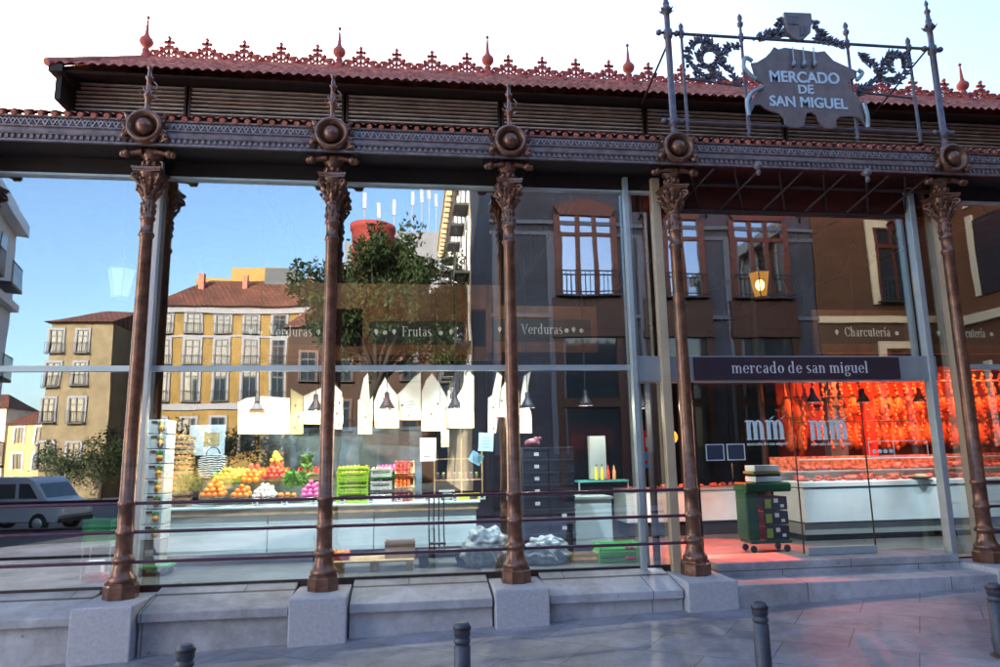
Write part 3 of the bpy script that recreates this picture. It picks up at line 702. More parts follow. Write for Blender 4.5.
def pyramid(kind,px0,px1,pyb,pyt,name,lab,cat,grp,Yc=2.4,rows=4):
    A=at(px0,pyb,Yc-.12); B_=at(px1,pyb,Yc-.12); T=at(px0,pyt,Yc); r=FR[kind][1]; w_=B_.x-A.x; h=T.z-.83
    zb=max(.83,A.z-.02); nr=max(1,int((T.z-zb)/(r*1.35)))
    for k in range(nr):
        n=max(1,int(w_*(1-.75*k/nr)/(2*r))); xc=(A.x+B_.x)/2
        for j in range(2 if k<nr-1 else 1):
            for i in range(n):
                fruit(kind,xc+(i-(n-1)/2)*2*r+random.uniform(-.008,.008)+(r if j else 0)*.6,Yc-.15+k*.04+j*r*1.7,zb+r+k*r*1.4+random.uniform(-.006,.006)+j*r*.5,lab,cat,grp,name)
pyramid('orange',199,226,497,478,'orange','bright orange in the low heap at the left end of the counter','orange','oranges heaped left')
pyramid('orange',229,252,497,484,'tangerine','deep orange fruit in the small heap beside the pale bulbs','tangerine','tangerines beside the garlic',rows=2)
pyramid('garlic',251,276,497,484,'garlic_bulb','pale bulb in the heap between tangerines and pink fruit','garlic','garlic bulbs on the counter')
pyramid('orange',278,297,497,490,'mandarin','orange fruit in the flat row left of the pink fruit','mandarin','mandarins in a row')
pyramid('pink',299,322,497,481,'pink_fruit','pink fruit in the heap beside the second iron column','fruit','pink fruit heap')
pyramid('yellow',212,240,480,467,'yellow_pear','yellow pear in the heap above the oranges','pear','yellow pears',Yc=2.62)
pyramid('orange',238,262,482,466,'persimmon','orange persimmon in the upper middle heap','persimmon','persimmons',Yc=2.62)
pyramid('red',262,286,478,460,'red_apple','red apple in the peaked heap','apple','red apples',Yc=2.66)
pyramid('yellow',268,282,462,450,'lemon','yellow lemon topping the red apple heap','lemon','lemons on top',Yc=2.74)
pyramid('red',248,262,468,462,'red_pepper','small red fruit beside the apple heap','pepper','small red fruit',Yc=2.7)
for k in range(11):
    x=-2.25+k*.42
    t=empty('price_tag',(x,2.20,.835),'small white price tag standing on the front edge of the fruit counter','price tag','price tags on the fruit counter')
    MB().box(-.045,.045,-.003,.003,.01,.085).build('card',white_m,t); MB().box(-.03,.02,-.0045,-.0035,.035,.06).build('figure',mat('tag_ink',(.08,.05,.05),.6),t); MB().box(-.02,.02,-.012,.02,0,.009).build('clip',black_m,t)
# leafy greens behind
def leafy(px0,px1,pyb,pyt,Yc,name,lab,colr,n=120):
    m=mat('leaf_'+name,colr,.6,0,.4,25); b=MB(); A=at(px0,pyb,Yc);B_=at(px1,pyt,Yc)
    for i in range(n):
        p=Vector((random.uniform(A.x,B_.x),Yc+random.uniform(-.1,.1),random.uniform(A.z,B_.z))); d=Vector((random.uniform(-1,1),random.uniform(-.5,.3),random.uniform(.2,1)))
        b.leaf(p,d,(0,-1,.3),.09,.03)
    tag(b.build(name,m),lab,'vegetable')
leafy(284,310,488,474,2.5,'lettuce_heap','green lettuce heap right of the red apples',(.10,.28,.04))
leafy(178,200,492,478,2.4,'herb_bunch','green herb bunch at the left end of the counter',(.08,.20,.05))
leafy(304,312,472,456,2.8,'leaf_bunch','upright green leaf bunch behind the pink fruit',(.12,.25,.05),50)
# generic crate
def crate(name,x,y,z,w_,d_,h,m,lab,cat,grp=None,slats=3,fill=None,fm=None,rz=0,handle=True):
    o=empty(name,(x,y,z),lab,cat,grp); o.rotation_euler.z=rz; t=.012
    b=MB(); g=h/slats
    b.box(-w_/2,w_/2,-d_/2,d_/2,0,t)
    for k in range(slats):
        z0=k*g+.004+t; z1=(k+1)*g-.008
        b.box(-w_/2,w_/2,-d_/2,-d_/2+t,z0,z1); b.box(-w_/2,w_/2,d_/2-t,d_/2,z0,z1)
        b.box(-w_/2,-w_/2+t,-d_/2+t+.001,d_/2-t-.001,z0,z1); b.box(w_/2-t,w_/2,-d_/2+t+.001,d_/2-t-.001,z0,z1)
    b.build('body',m,o)
    b=MB()
    for sx in (-1,1):
        for sy in (-1,1): b.box(sx*(w_/2-.012)-.014,sx*(w_/2-.012)+.014,sy*(d_/2-.012)-.014,sy*(d_/2-.012)+.014,.0,h+.006)
    b.box(-w_/2-.006,w_/2+.006,-d_/2-.006,-d_/2+.002,h-.02,h+.004); b.build('corner_posts',m,o)
    if fill=='balls':
        r=.03; n=int(w_/(2*r)); 
        b=MB()
        for i in range(n):
            for j in range(int(d_/(2*r))): b.ball((-w_/2+r+i*2*r,-d_/2+r+j*2*r,h-.01+random.uniform(-.01,.015)),r,7,5)
        b.build('fruit_layer',fm,o)['kind']='stuff'
    return o
lime=mat('lime_crate',(.35,.60,.03),.45,0,.1,8); green=mat('green_crate',(.015,.28,.06),.45,0,.15,8); bright=mat('bright_green_crate',(.10,.62,.03),.45,0,.1,8)
card=mat('cardboard',(.45,.30,.15),.7,0,.2,6); pcard=mat('pale_card',(.66,.66,.58),.7,0,.1,6)
dsc=[('lime',lime,'lime green crate of green fruit at the left end of the raised back row'),('orange',wood_m,'wooden crate of oranges, second in the raised back row'),('red',card,'brown crate of red fruit in the middle of the raised back row'),('yellow',wood_m,'wooden crate of yellow fruit, fourth in the raised back row'),('pink',green,'green crate of pink fruit at the right end of the raised back row')]
for k,(fk,cm,l) in enumerate(dsc):
    o=crate('produce_crate',-2.75+k*.62,2.88,1.21,.5,.3,.12,cm,l,'crate',None,2,'balls',FM[fk]); o.rotation_euler.x=R(18)
# lime crates on the counter
A=at(337,497,2.3); w_=at(368,497,2.3).x-A.x
for k,l in enumerate(('bottom lime green crate in the stack beside the second column','middle lime green crate in the stack beside the second column','open pale topped lime crate at the top of the stack')):
    crate('lime_crate',A.x+w_/2,2.45,.83+k*.175,w_,.4,.165,lime,l,'crate','lime crates on the counter',fill='balls' if k==2 else None,fm=FM['lime'])
A=at(370,497,2.3); w_=at(392,497,2.3).x-A.x
mus=mat('mushroom',(.45,.33,.22),.6,0,.3,20)
dk=mat('dark_grape',(.06,.02,.09),.4,0,.3,20)
for k,(l,fm_) in enumerate((('pale carton at the bottom of the stack left of the red fruit boxes',dk),('middle carton with dark fruit left of the red fruit boxes',dk),('top carton of brown mushrooms left of the red fruit boxes',mus))):
    crate('carton',A.x+w_/2,2.45,.83+k*.19,w_-.02,.36,.12,pcard,l,'carton',None,2,'balls',fm_)
A=at(394,497,2.3); w_=at(415,497,2.3).x-A.x
for k,(l,fm_) in enumerate((('bottom box of dark red onions in the tilted display',mat('dark_red_fruit',(.25,.02,.03),.35,0,.3,20)),('middle box of bright orange tomatoes in the tilted display',mat('tomato',(.75,.12,.01),.3,0,.15,20)),('top box of red strawberries in the tilted display',FM['red']))):
    o=crate('fruit_box',A.x+w_/2,2.42+k*.1,.85+k*.21,w_-.02,.30,.10,card,l,'fruit box',None,2,'balls',fm_); o.rotation_euler.x=R(38)
# tall carton stacks with fruit pictures on a green dolly
A=at(144,500,1.6); w_=at(166,500,1.6).x-A.x; Xs=A.x+w_/2
dl=empty('dolly',(Xs+.02,1.65,0),'green wheeled dolly under the tall stack of white cartons','dolly')
b=MB(); b.box(-.24,.24,-.2,.2,.10,.14); b.build('deck',green,dl,.01)
for sx in (-1,1):
    for sy in (-1,1): MB().lathe([(.03,-.015),(.045,-.012),(.045,.012),(.03,.015)],(sx*.18,sy*.14,.048),12,'y').build('wheel',black_m,dl)
h_=.236; blue=mat('pale_blue_carton',(.62,.74,.82),.6,0,.08,5); pic=mat('orange_print',(.75,.30,.02),.5); picg=mat('green_print',(.10,.30,.05),.5)
b=MB(); b.box(-.12,.14,-.16,.16,0,.32); o=empty('base_carton',(Xs,1.65,.142),'grey carton at the foot of the tall pineapple carton stack','carton'); b.build('body',mat('grey_carton',(.30,.34,.36),.6,0,.2,5),o,.006); b=MB(); b.box(-.05,.06,-.164,-.161,.12,.20); b.build('label',white_m,o)
nS=8; z0=.47; hs=(2.08-z0)/nS
ords=['lowest','second','third','fourth','fifth','sixth','seventh','top']
for k in range(nS):
    o=empty('fruit_carton',(Xs,1.65,z0+k*hs),ords[k]+' white carton of the tall stack beside the first column, orange and green fruit print','carton','tall stack of white cartons')
    b=MB(); b.box(-w_/2,w_/2,-.19,.19,0.004,hs-.010); b.build('body',blue,o,.004)
    b=MB(); b.box(-.06,.02,-.194,-.191,hs-.055,hs-.025); b.build('hand_hole',black_m,o)
    b=MB(); b.lathe([(.001,-.194),(.045,-.194),(.045,-.191)],(.07,0,.07),10,'y'); b.build('fruit_print',pic,o)
    b=MB(); b.prism([(.03,.12),(.11,.12),(.12,.155),(.07,.175),(.02,.155)],-.194,-.191); b.build('leaf_print',picg,o)
A=at(167,497,2.6); w2=at(183,497,2.6).x-A.x
for k in range(7):
    o=crate('wooden_tray',A.x+w2/2+.02,2.75,.84+k*.155,w2+.05,.35,.11,wood_m,ords[k]+' wooden tray of orange fruit in the stack right of the white cartons','tray','stacked wooden trays',2,'balls',FM['orange'])
# poster board & zebra bag
A=at(190,425,3.0);B_=at(224,455,3.0); o=empty('display_board',(A.x,3.0,B_.z),'pale blue board with a brown card hanging above the striped bag','board'); W_=B_.x-A.x;H_=A.z-B_.z
b=MB(); b.box(0,W_,0,.03,0,H_); b.build('panel',mat('pale_blue',(.50,.62,.70),.5,0,.1,4),o); b=MB(); b.box(W_*.42,W_*.85,-.006,-.001,H_*.3,H_*.75); b.build('card',mat('brown_card',(.42,.32,.14),.6),o)
b=MB(); b.tube([(.02,.015,H_),(.02,.015,H_+2.6)],.006,4); b.tube([(W_-.02,.015,H_),(W_-.02,.015,H_+2.6)],.006,4); b.build('hanging_wires',black_m,o)
m=bpy.data.materials.new('zebra'); m.use_nodes=True; n=m.node_tree; wv=n.nodes.new('ShaderNodeTexWave'); wv.inputs['Scale'].default_value=9; wv.inputs['Distortion'].default_value=6; tc=n.nodes.new('ShaderNodeTexCoord')
rp=n.nodes.new('ShaderNodeValToRGB'); rp.color_ramp.interpolation='CONSTANT'; rp.color_ramp.elements[0].color=(.02,.03,.05,1); rp.color_ramp.elements[1].position=.5; rp.color_ramp.elements[1].color=(.6,.65,.68,1)
wv.bands_direction='Z'; n.links.new(tc.outputs['Object'],wv.inputs[0]); n.links.new(wv.outputs[1],rp.inputs[0]); n.links.new(rp.outputs[0],n.nodes['Principled BSDF'].inputs[0])
A=at(199,456,2.9);B_=at(226,478,2.9); o=empty('striped_bag',((A.x+B_.x)/2,2.9,B_.z),'black and white striped bag standing behind the yellow pears','bag')
b=MB(); w3=(B_.x-A.x)/2; b.prism([(-w3*.9,0),(w3*.9,0),(w3,.33),(w3*.7,.37),(-w3*.6,.36),(-w3,.3)],-.08,.08); b.build('bag_body',m,o,.02)
b=MB(); b.tube([Vector((w3*.5*math.cos(R(a)),0,.35+.13*math.sin(R(a)))) for a in range(0,181,20)],.008,5); b.build('handle',black_m,o)
# menu boards with tiny drawings, pendant lamp light put in as a glow
menu_m=mat('menu_glow',(.72,.68,.58),.6,emit=(1,.93,.80),es=.2); menu_y=mat('menu_edge',(.48,.36,.14),.6,emit=(1,.75,.35),es=.04)
ink=[mat('ink_green',(.12,.25,.06),.6),mat('ink_red',(.45,.05,.05),.6),mat('ink_black',(.03,.03,.03),.6)]
MBD=[('wide blank white price board with handwritten letters, left of the second column',2.60,[(238,434),(290,434),(290,398),(262,396),(246,398),(238,402)],'Na',(268,428,16,14)),
('narrow cream price board with a slanted top right of the lettered board',2.55,[(290.5,434),(303,434),(303,396),(291,389)],None,None),
('white house shaped price board behind the second column',2.75,[(303.5,424),(343,424),(343,398),(333,381),(318,389),(303.5,396)],None,None),
('slim white price board directly right of the second column',2.55,[(334,429),(342,429),(342,392),(334,384)],None,None),
('tall pointed white price board right of the second column',2.6,[(358,434),(372,434),(373,396),(367,404),(360,398),(364,378),(368,373),(366,396),(358,400)],None,None),
('white house shaped price board with a lamp before it, left pendant',2.65,[(375,428),(399,428),(399,397),(390,386),(385,377),(379,388),(374,402)],None,None),
('largest white house shaped price board in the middle of the row',2.75,[(396,420),(421,420),(421,372),(414,377),(404,388),(396,396)],None,None),
('white gabled price board with red drawings left of the right pendant lamp',2.7,[(421.5,431),(447,431),(447,398),(440,384),(432,373),(426,380),(421.5,392)],None,None),
('white pointed price board behind the right pendant lamp',2.6,[(447.5,428),(474,428),(474,376),(468,371),(462,388),(456,398),(447.5,400)],None,None),
('slim white price board with a spiked top left of the third column',2.6,[(488,433),(496,433),(502,376),(497,372),(492,395),(488,398)],None,None),
('white price board half hidden by the third column, arched top',2.7,[(496.5,417),(519,417),(519,391),(508,378),(498,393)],None,None),
('cream price board with a curved spike right of the third column',2.6,[(520,433),(532,433),(531,414),(527,404),(528,386),(531,371),(524,376),(521,395)],None,None)]
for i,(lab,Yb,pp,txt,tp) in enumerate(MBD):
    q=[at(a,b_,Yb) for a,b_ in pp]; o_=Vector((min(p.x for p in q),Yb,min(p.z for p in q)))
    o=empty('price_board',o_,lab,'price board','price boards over the counter')
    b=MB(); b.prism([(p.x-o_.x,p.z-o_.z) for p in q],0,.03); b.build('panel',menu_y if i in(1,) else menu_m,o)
    b=MB(); wx=max(p.x for p in q)-o_.x; 
    for k in range(2+i%2): b.ball((wx*(.25+.13*((k*2+i)%4)),-.002,.07+.17*k+.03*(i%3)),.016+.004*(k%2),8,5,(1,.12,1.3))
    if i!=0: b.build('drawing',ink[i%2],o)
    b=MB()
    for k in range(6): b.box(wx*.45,wx*(.62+.05*((k*3+i)%5)),-.003,-.0005,.05+.05*k,.056+.05*k)
    if i!=0: b.build('writing',ink[2],o)
    if txt:
        p=at(tp[0],tp[1],Yb); 
        cx=p.x-o_.x; cz=p.z-o_.z; b=MB()
        b.tube([(cx,-.004,cz),(cx+.02,-.004,cz+.16),(cx+.09,-.004,cz+.02),(cx+.11,-.004,cz+.18)],.007,4)
        b.tube([Vector((cx+.19+.045*math.cos(R(a)),-.004,cz+.05+.045*math.sin(R(a)))) for a in range(60,400,25)]+[Vector((cx+.25,-.004,cz))],.007,4); b.build('writing',ink[2],o)
    cx_,cz_=sum(p.x-o_.x for p in q)/len(q),sum(p.z-o_.z for p in q)/len(q); b=MB(); n_q=len(q)
    for k in range(n_q):
        a_,c_=q[k]-o_,q[(k+1)%n_q]-o_; b.tube([(a_.x,.0,a_.z),(c_.x,.0,c_.z)],.006,4)
    b.build('edge_trim',wood_m,o)
    b=MB(); 
    for xx in (wx*.4,): b.tube([(xx,.015,.25),(xx,.015,5.6-o_.z)],.004,4)
    b.build('hanging_wire',black_m,o)
# black pendant lamps
lamp_in=mat('lamp_bulb',(1,.8,.5),.5,emit=(1,.75,.45),es=8)
LAMPS=[(387,392,2.2,'black bell pendant lamp in front of the left white house boards'),(455,392,2.2,'black bell pendant lamp in front of the rightmost gabled price boards'),(585,390,2.4,'black bell pendant lamp above the side counter'),(643,393,2.6,'black bell pendant lamp beside the grey entrance beam'),(257.5,396,2.35,'black bell pendant lamp in front of the lettered white board'),(316,394,2.4,'black bell pendant lamp just left of the second column'),(527,392,2.4,'black bell pendant lamp just right of the third column'),
(812,388,3.0,'black bell pendant lamp over the middle of the red stall'),(862,388,3.0,'black bell pendant lamp right of the second door emblem'),(918,388,3.2,'black bell pendant lamp beside the right steel post')]
lp=None
for i,(px,py,Yb,lab) in enumerate(LAMPS):
    p=at(px,py,Yb)
    if lp is None:
        lp=empty('pendant_lamp',(0,0,0),lab,'pendant lamp','black pendant lamps')
        shade_m=mat('lamp_shade_black',(.012,.012,.016),.55,spec=.3)
        MB().lathe([(.028,.0),(.036,-.02),(.038,-.09),(.05,-.12),(.095,-.20),(.125,-.255),(.122,-.255),(.09,-.20),(.045,-.12),(.02,-.10)],(0,0,0),20).build('shade',shade_m,lp)
        MB().ball((0,0,-.20),.035,8,6).build('bulb',lamp_in,lp); MB().tube([(0,0,0),(0,0,2.9)],.006,5).build('cord',black_m,lp); o=lp
    else: o=copy_tree(lp)
    o.location=(p.x,Yb,p.z); tag(o,lab,'pendant lamp','black pendant lamps')
# lanterns
LM=[('warm lit hexagonal lantern hanging above the entrance beam',(760,285),1),('pale unlit hexagonal lantern hanging behind the first column',(121,283),0)]
lan_y=mat('lantern_glow',(.8,.45,.1),.5,emit=(1,.45,.06),es=.20); lan_w=mat('lantern_white',(.8,.85,.86),.5,emit=(.85,.95,1),es=.06)  # the unlit lantern gets a faint glow in place of reflected sky
def lantern_glass(name,tint,ec,es,k):
    m=bpy.data.materials.new(name); m.use_nodes=True; n=m.node_tree
    for x in list(n.nodes):
        if x.type!='OUTPUT_MATERIAL': n.nodes.remove(x)
    out=[x for x in n.nodes if x.type=='OUTPUT_MATERIAL'][0]
    tr_=n.nodes.new('ShaderNodeBsdfTransparent'); tr_.inputs[0].default_value=(*tint,1); em=n.nodes.new('ShaderNodeEmission'); em.inputs[0].default_value=(*ec,1); em.inputs[1].default_value=es
    mx=n.nodes.new('ShaderNodeMixShader'); mx.inputs[0].default_value=k; n.links.new(tr_.outputs[0],mx.inputs[1]); n.links.new(em.outputs[0],mx.inputs[2]); n.links.new(mx.outputs[0],out.inputs[0]); return m
lan_y=lantern_glass('lantern_amber',(1,.75,.4),(1,.42,.05),.30,.45)
for lab,(px,py),lit in LM:
    p=at(px,py,2.5); o=empty('lantern',(p.x,2.5,p.z),lab,'lantern')
    MB().lathe([(.12,-.22),(.20,.20)],(0,0,0),6,smooth=False).build('glass_body',lan_y if lit else lan_w,o)
    if lit: MB().ball((0,0,.0),.075,12,9,(1,1,1.3)).build('bulb',mat('hot_bulb',(1,.8,.3),.5,emit=(1,.75,.3),es=6),o)
    b=MB()
    for k in range(6): a=k*math.pi/3; b.tube([(.122*math.cos(a),.122*math.sin(a),-.225),(.203*math.cos(a),.203*math.sin(a),.205)],.013 if lit else .007,5)
    b.lathe([(.125,-.24),(.125,-.22)],(0,0,0),6); b.build('frame',iron_d if lit else steel_m,o)
    MB().lathe([(.215,.205),(.21,.23),(.10,.27),(.03,.34),(.01,.40)],(0,0,0),6,smooth=False).build('cap',iron_d if lit else steel_m,o)
    MB().tube([(0,0,.39),(0,0,5.85-p.z)],.012,5).build('stem',iron_d,o)
# stall name boards
ws=mat('stall_brown',(.19,.075,.03),.5,0,.3,5); wd2=mat('stall_dark',(.018,.022,.02),.5)
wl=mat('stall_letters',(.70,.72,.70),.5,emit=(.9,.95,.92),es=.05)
def stall(word,px0,px1,pyb,lab,Yb=3.2,icons=(),bw=(0,0)):
    A=at(px0,pyb,Yb);B_=at(px1,pyb,Yb); cx=(A.x+B_.x)/2; o=empty('stall_sign',(cx,Yb,A.z),lab,'stall sign')
    hw=(B_.x-A.x)/2; b=MB(); b.box(-hw-bw[0],hw+bw[1],.03,.09,-.14,.26); b.build('board',wd2,o)
    b=MB(); b.box(-hw-bw[0]-.12,hw+bw[1]+.12,.02,.10,.262,.50); b.box(-hw-bw[0]-.12,hw+bw[1]+.12,.02,.10,-.32,-.142); b.box(-hw-bw[0]-.12,-hw-bw[0]-.002,.02,.10,-.141,.261); b.box(hw+bw[1]+.002,hw+bw[1]+.12,.02,.10,-.141,.261); b.build('wooden_frame',ws,o)
    tl=B_.z-A.z
    serif('lettering',word,-hw,hw,0,.118,.028,wl,o,tilt=0)
    if icons:
        b=MB()
        for k,ix in enumerate(icons):
            X=at(ix,pyb,Yb).x-cx; b.prism([(X-.035,.08),(X-.02,.12),(X+.02,.12),(X+.035,.08),(X,.02)],.018,.028) if k%2==0 else b.ball((X,.02,.06),.04,8,6,(1,.3,1))
        b.build('vegetable_icons',wl,o)
stall('Verduras',268,312.5,336,'brown stall sign reading Verduras left of the second column',icons=(250,260,318),bw=(.45,.2))
stall('Frutas',402,432,336,'brown stall sign reading Frutas in the middle bay',icons=(376,385,394,441,451),bw=(.55,.55))
stall('Verduras',521.5,563.5,333.5,'dark stall sign reading Verduras right of the third column',icons=(500,567,574,582),bw=(.5,.5))
stall('Charcutería',846,892,336,'dark stall sign reading Charcutería over the red stall',icons=(838,898),bw=(.5,.3))
stall('Charcutería',953,987,337,'dark stall sign reading Charcutería at the right edge beside the last column',icons=(940,993),bw=(.4,.5))
b=MB(); b.box(-3.4,1.6,3.35,3.5,4.05,4.5); b.box(-3.4,1.6,3.4,3.5,3.15,3.4); tag(b.build('stall_fascia',ws),'brown wooden beam structure above the fruit stall','fascia')
# hanging papers behind the counter
for (x0,y0,x1,y1,Yb,c_,lab,rz) in ((420,438,436,461,2.6,(.70,.72,.66),'white price sheet hanging below the gabled boards',0),(441,430,449,447,2.6,(.72,.70,.48),'narrow cream sheet hanging beside the white sheet',0),(478,433,493,451,2.5,(.42,.62,.85),'pale blue printed sheet left of the third column',.06),(467,452,480,463,2.6,(.15,.38,.58),'crumpled blue bag hanging below the blue sheet',.5)):
    A=at(x0,y0,Yb);B_=at(x1,y1,Yb); o=empty('hanging_sheet',((A.x+B_.x)/2,Yb,B_.z),lab,'sheet'); o.rotation_euler.y=rz; W_=(B_.x-A.x)/2;H_=A.z-B_.z
    b=MB(); b.box(-W_,W_,0,.006,0,H_); b.build('sheet',mat('sheet_%d'%x0,c_,.6,0,.1,6),o); b=MB()
    for k in range(4): b.box(-W_*.6,W_*.6,-.003,-.0005,H_*(.2+.17*k),H_*(.2+.17*k)+.008)
    b.build('print',mat('ink_blue',(.12,.2,.35),.6),o)
# scale, small shelf, yellow box
A=at(456,494,2.25);B_=at(481,487,2.25); o=empty('yellow_box',(A.x,2.25,.83),'small yellow box with a dark patch on the counter','box'); W_=B_.x-A.x
b=MB(); b.box(0,W_,0,.2,0,.10); b.build('body',mat('yellow_card',(.60,.58,.04),.5),o,.004); b=MB(); b.box(W_*.55,W_*.85,-.003,-.0005,.02,.07); b.build('patch',ink[2],o)
A=at(447,489,2.4); o=empty('weighing_scale',(A.x,2.45,.83),'dark round weighing scale left of the yellow box','scale')
b=MB(); b.box(-.09,.09,-.08,.08,0,.07); b.build('body',black_m,o); b=MB(); b.lathe([(.07,-.09),(.075,-.085),(.075,-.07)],(0,0,.08),14,'y'); b.build('dial',mat('dial',(.2,.3,.25),.4),o); b=MB(); b.box(-.12,.12,-.1,.1,.13,.15); b.tube([(0,0,.07),(0,0,.13)],.02,6); b.build('pan',steel_m,o)
o=empty('wire_shelf',(at(455,470,3.0).x,3.0,.83),'gold coloured wire shelf behind the yellow box','shelf')
for k,z in enumerate((.28,.62)): b=MB(); b.box(-.35,.45,-.08,.12,z,z+.015); b.build('shelf',wood_m,o)
b=MB()
for x in (-.34,.1,.44): b.tube([(x,-.07,0),(x,-.07,.95)],.012,5)
b.build('uprights',wood_m,o)
for k in range(8):
    q=empty('jar',(at(455,470,3.0).x-.28+.09*k,3.0,.83+.295),'small dark jar standing on the lower shelf of the gold wire rack','jar','jars on the wire rack')
    MB().lathe([(.03,0),(.032,.01),(.032,.09),(.022,.10)],(0,0,0),9).build('glass',mat('jar_dark',(.10,.06,.05),.2),q); MB().lathe([(.026,.10),(.026,.118)],(0,0,0),9).build('lid',[steel_m,lime,mat('jar_red',(.4,.03,.03),.4)][k%3],q)
# black crates with white labels
A=at(523,545,1.7);B_=at(571,440,1.7); W_=B_.x-A.x
for cidx,(xa,n,nm) in enumerate(((A.x+W_*.27,9,'left'),(A.x+W_*.78,9,'right'))):
    for k in range(n):
        o=empty('black_crate',(xa,1.85,.01+k*.178),'%s black crate from the floor in the %s hand stack right of the third column'%((['lowest','second','third','fourth','fifth','sixth','seventh','eighth','topmost'])[k],nm),'crate','black crates in two tall stacks')
        b=MB(); b.box(-W_*.24,W_*.24,-.2,.2,.004,.165); b.box(-W_*.25,W_*.25,-.21,.21,.145,.174); b.build('body',navy_m,o,.004)
        if (cidx==0 and k>=4) or (cidx==1 and k in(2,3)): b=MB(); b.box(-.02,.05,-.214,-.211,.05,.10); b.build('label',white_m,o)
        else: b=MB(); b.box(-.06,.06,-.205,-.2005,.09,.12); b.build('hand_hole',dark_m,o)
o=empty('red_bag',(A.x+W_*.25,1.8,.01+9*.178),'crumpled dark red bag on top of the left black crate stack','bag'); MB().ball((0,0,.06),.10,10,7,(1.2,1,.7)).ball((.06,0,.10),.06,8,6).build('bag_body',mat('maroon',(.16,.02,.04),.5,0,.3,15,bump=.6,bscale=20),o); MB().ball((.12,0,.13),.03,6,5).build('knot',mat('maroon',(.16,.02,.04)),o)
# wrapped bundles of clear film
def lumpy(c,r,sc,seed):
    rnd=random.Random(seed); b=MB(); n,m_=64,40; vs=[]
    import mathutils
    for j in range(m_+1):
        for i in range(n):
            th=math.pi*j/m_; ph=2*math.pi*i/n; d=Vector((math.sin(th)*math.cos(ph),math.sin(th)*math.sin(ph),-math.cos(th)))
            q=d*3+Vector((seed,0,0)); k=1+.28*mathutils.noise.noise(q)+.14*abs(mathutils.noise.noise(q*2.7))+.10*abs(mathutils.noise.noise(q*5))+.05*mathutils.noise.noise(q*12)
            p=d*r*k; z=max(p.z*sc[2],-c[2]+.005); vs.append((c[0]+p.x*sc[0],c[1]+p.y*sc[1],c[2]+z))
    fs=[(j*n+i,j*n+(i+1)%n,(j+1)*n+(i+1)%n,(j+1)*n+i) for j in range(m_) for i in range(n)]
    return b.add(vs,fs,True)
film=mat('plastic_film',(.20,.26,.30),.25,0,.3,16,bump=1.0,bscale=34,col2=(.45,.52,.56))
for (px0,px1,h,lab,s) in ((463,510,.48,'large crumpled clear film bundle on the floor left of the third column',1),(524,571,.36,'lower crumpled clear film bundle on the floor right of the third column',5)):
    A=at(px0,572,1.15);B_=at(px1,572,1.15); o=empty('film_bundle',((A.x+B_.x)/2,1.2,0),lab,'plastic bundle','wrapped plastic bundles')
    lumpy((0,0,h*.45),h*.55,((B_.x-A.x)/h*.85,.6,1.05),s).build('wrap',film,o); b=MB(); b.tube([(-.1,-.12,h*.8),(.05,-.18,h*.5),(.12,-.2,h*.2)],.008,4); b.build('tape',steel_m,o)
# pallet with box
A=at(333,576,1.15);B_=at(414,576,1.15); W_=B_.x-A.x; o=empty('wooden_pallet',((A.x+B_.x)/2,1.4,0),'pale wooden pallet on the floor right of the second column','pallet')
for k in range(5): b=MB(); y=-.27+k*.115; b.box(-W_/2,W_/2,y,y+.085,.125,.145); b.build('deck_board',wood_m,o,.003)
for x in (-W_/2+.06,0,W_/2-.06):
    b=MB(); 
    for y in (-.23,0,.25): b.box(x-.05,x+.05,y-.045,y+.045,.022,.122)
    b.build('blocks',wood_m,o); b=MB(); b.box(x-.05,x+.05,-.27,.29,0,.02); b.build('runner',wood_m,o)
A=at(385,558,1.35);B_=at(415,541,1.35); o=crate('cardboard_box',(A.x+B_.x)/2,1.45,.147,B_.x-A.x,.3,.22,card,'brown cardboard box on the right end of the pallet','box',None,1)
A=at(325,552,1.35);B_=at(348,546,1.35); o=crate('orange_tray',(A.x+B_.x)/2+.02,1.4,.147,B_.x-A.x,.25,.09,mat('red_tray',(.5,.06,.03),.5),'red tray of orange fruit on the left end of the pallet','tray',None,1,'balls',FM['orange'])
# hand truck / platform trolley
p=at(440,568,1.35); o=empty('platform_trolley',(p.x,1.5,0),'dark platform trolley with upright tubular handles before the white counter','trolley')
b=MB(); b.box(-.30,.42,-.22,.22,.16,.20); b.build('deck',black_m,o,.01)
b=MB()
for x in (-.14,-.07,.0,.07): b.tube([(x,.0,.2),(x-.01,.02,.6),(x-.005,.03,.93)],.011,6)
b.tube([(-.15,.03,.93),(.08,.03,.93)],.013,6); b.tube([(-.15,.0,.3),(.09,.0,.3)],.02,6); b.build('handle',black_m,o)
for sx in (-.22,.3):
    for sy in (-.15,.15): MB().lathe([(.04,-.02),(.07,-.018),(.07,.018),(.04,.02)],(sx,sy,.072),14,'y').build('wheel',black_m,o)
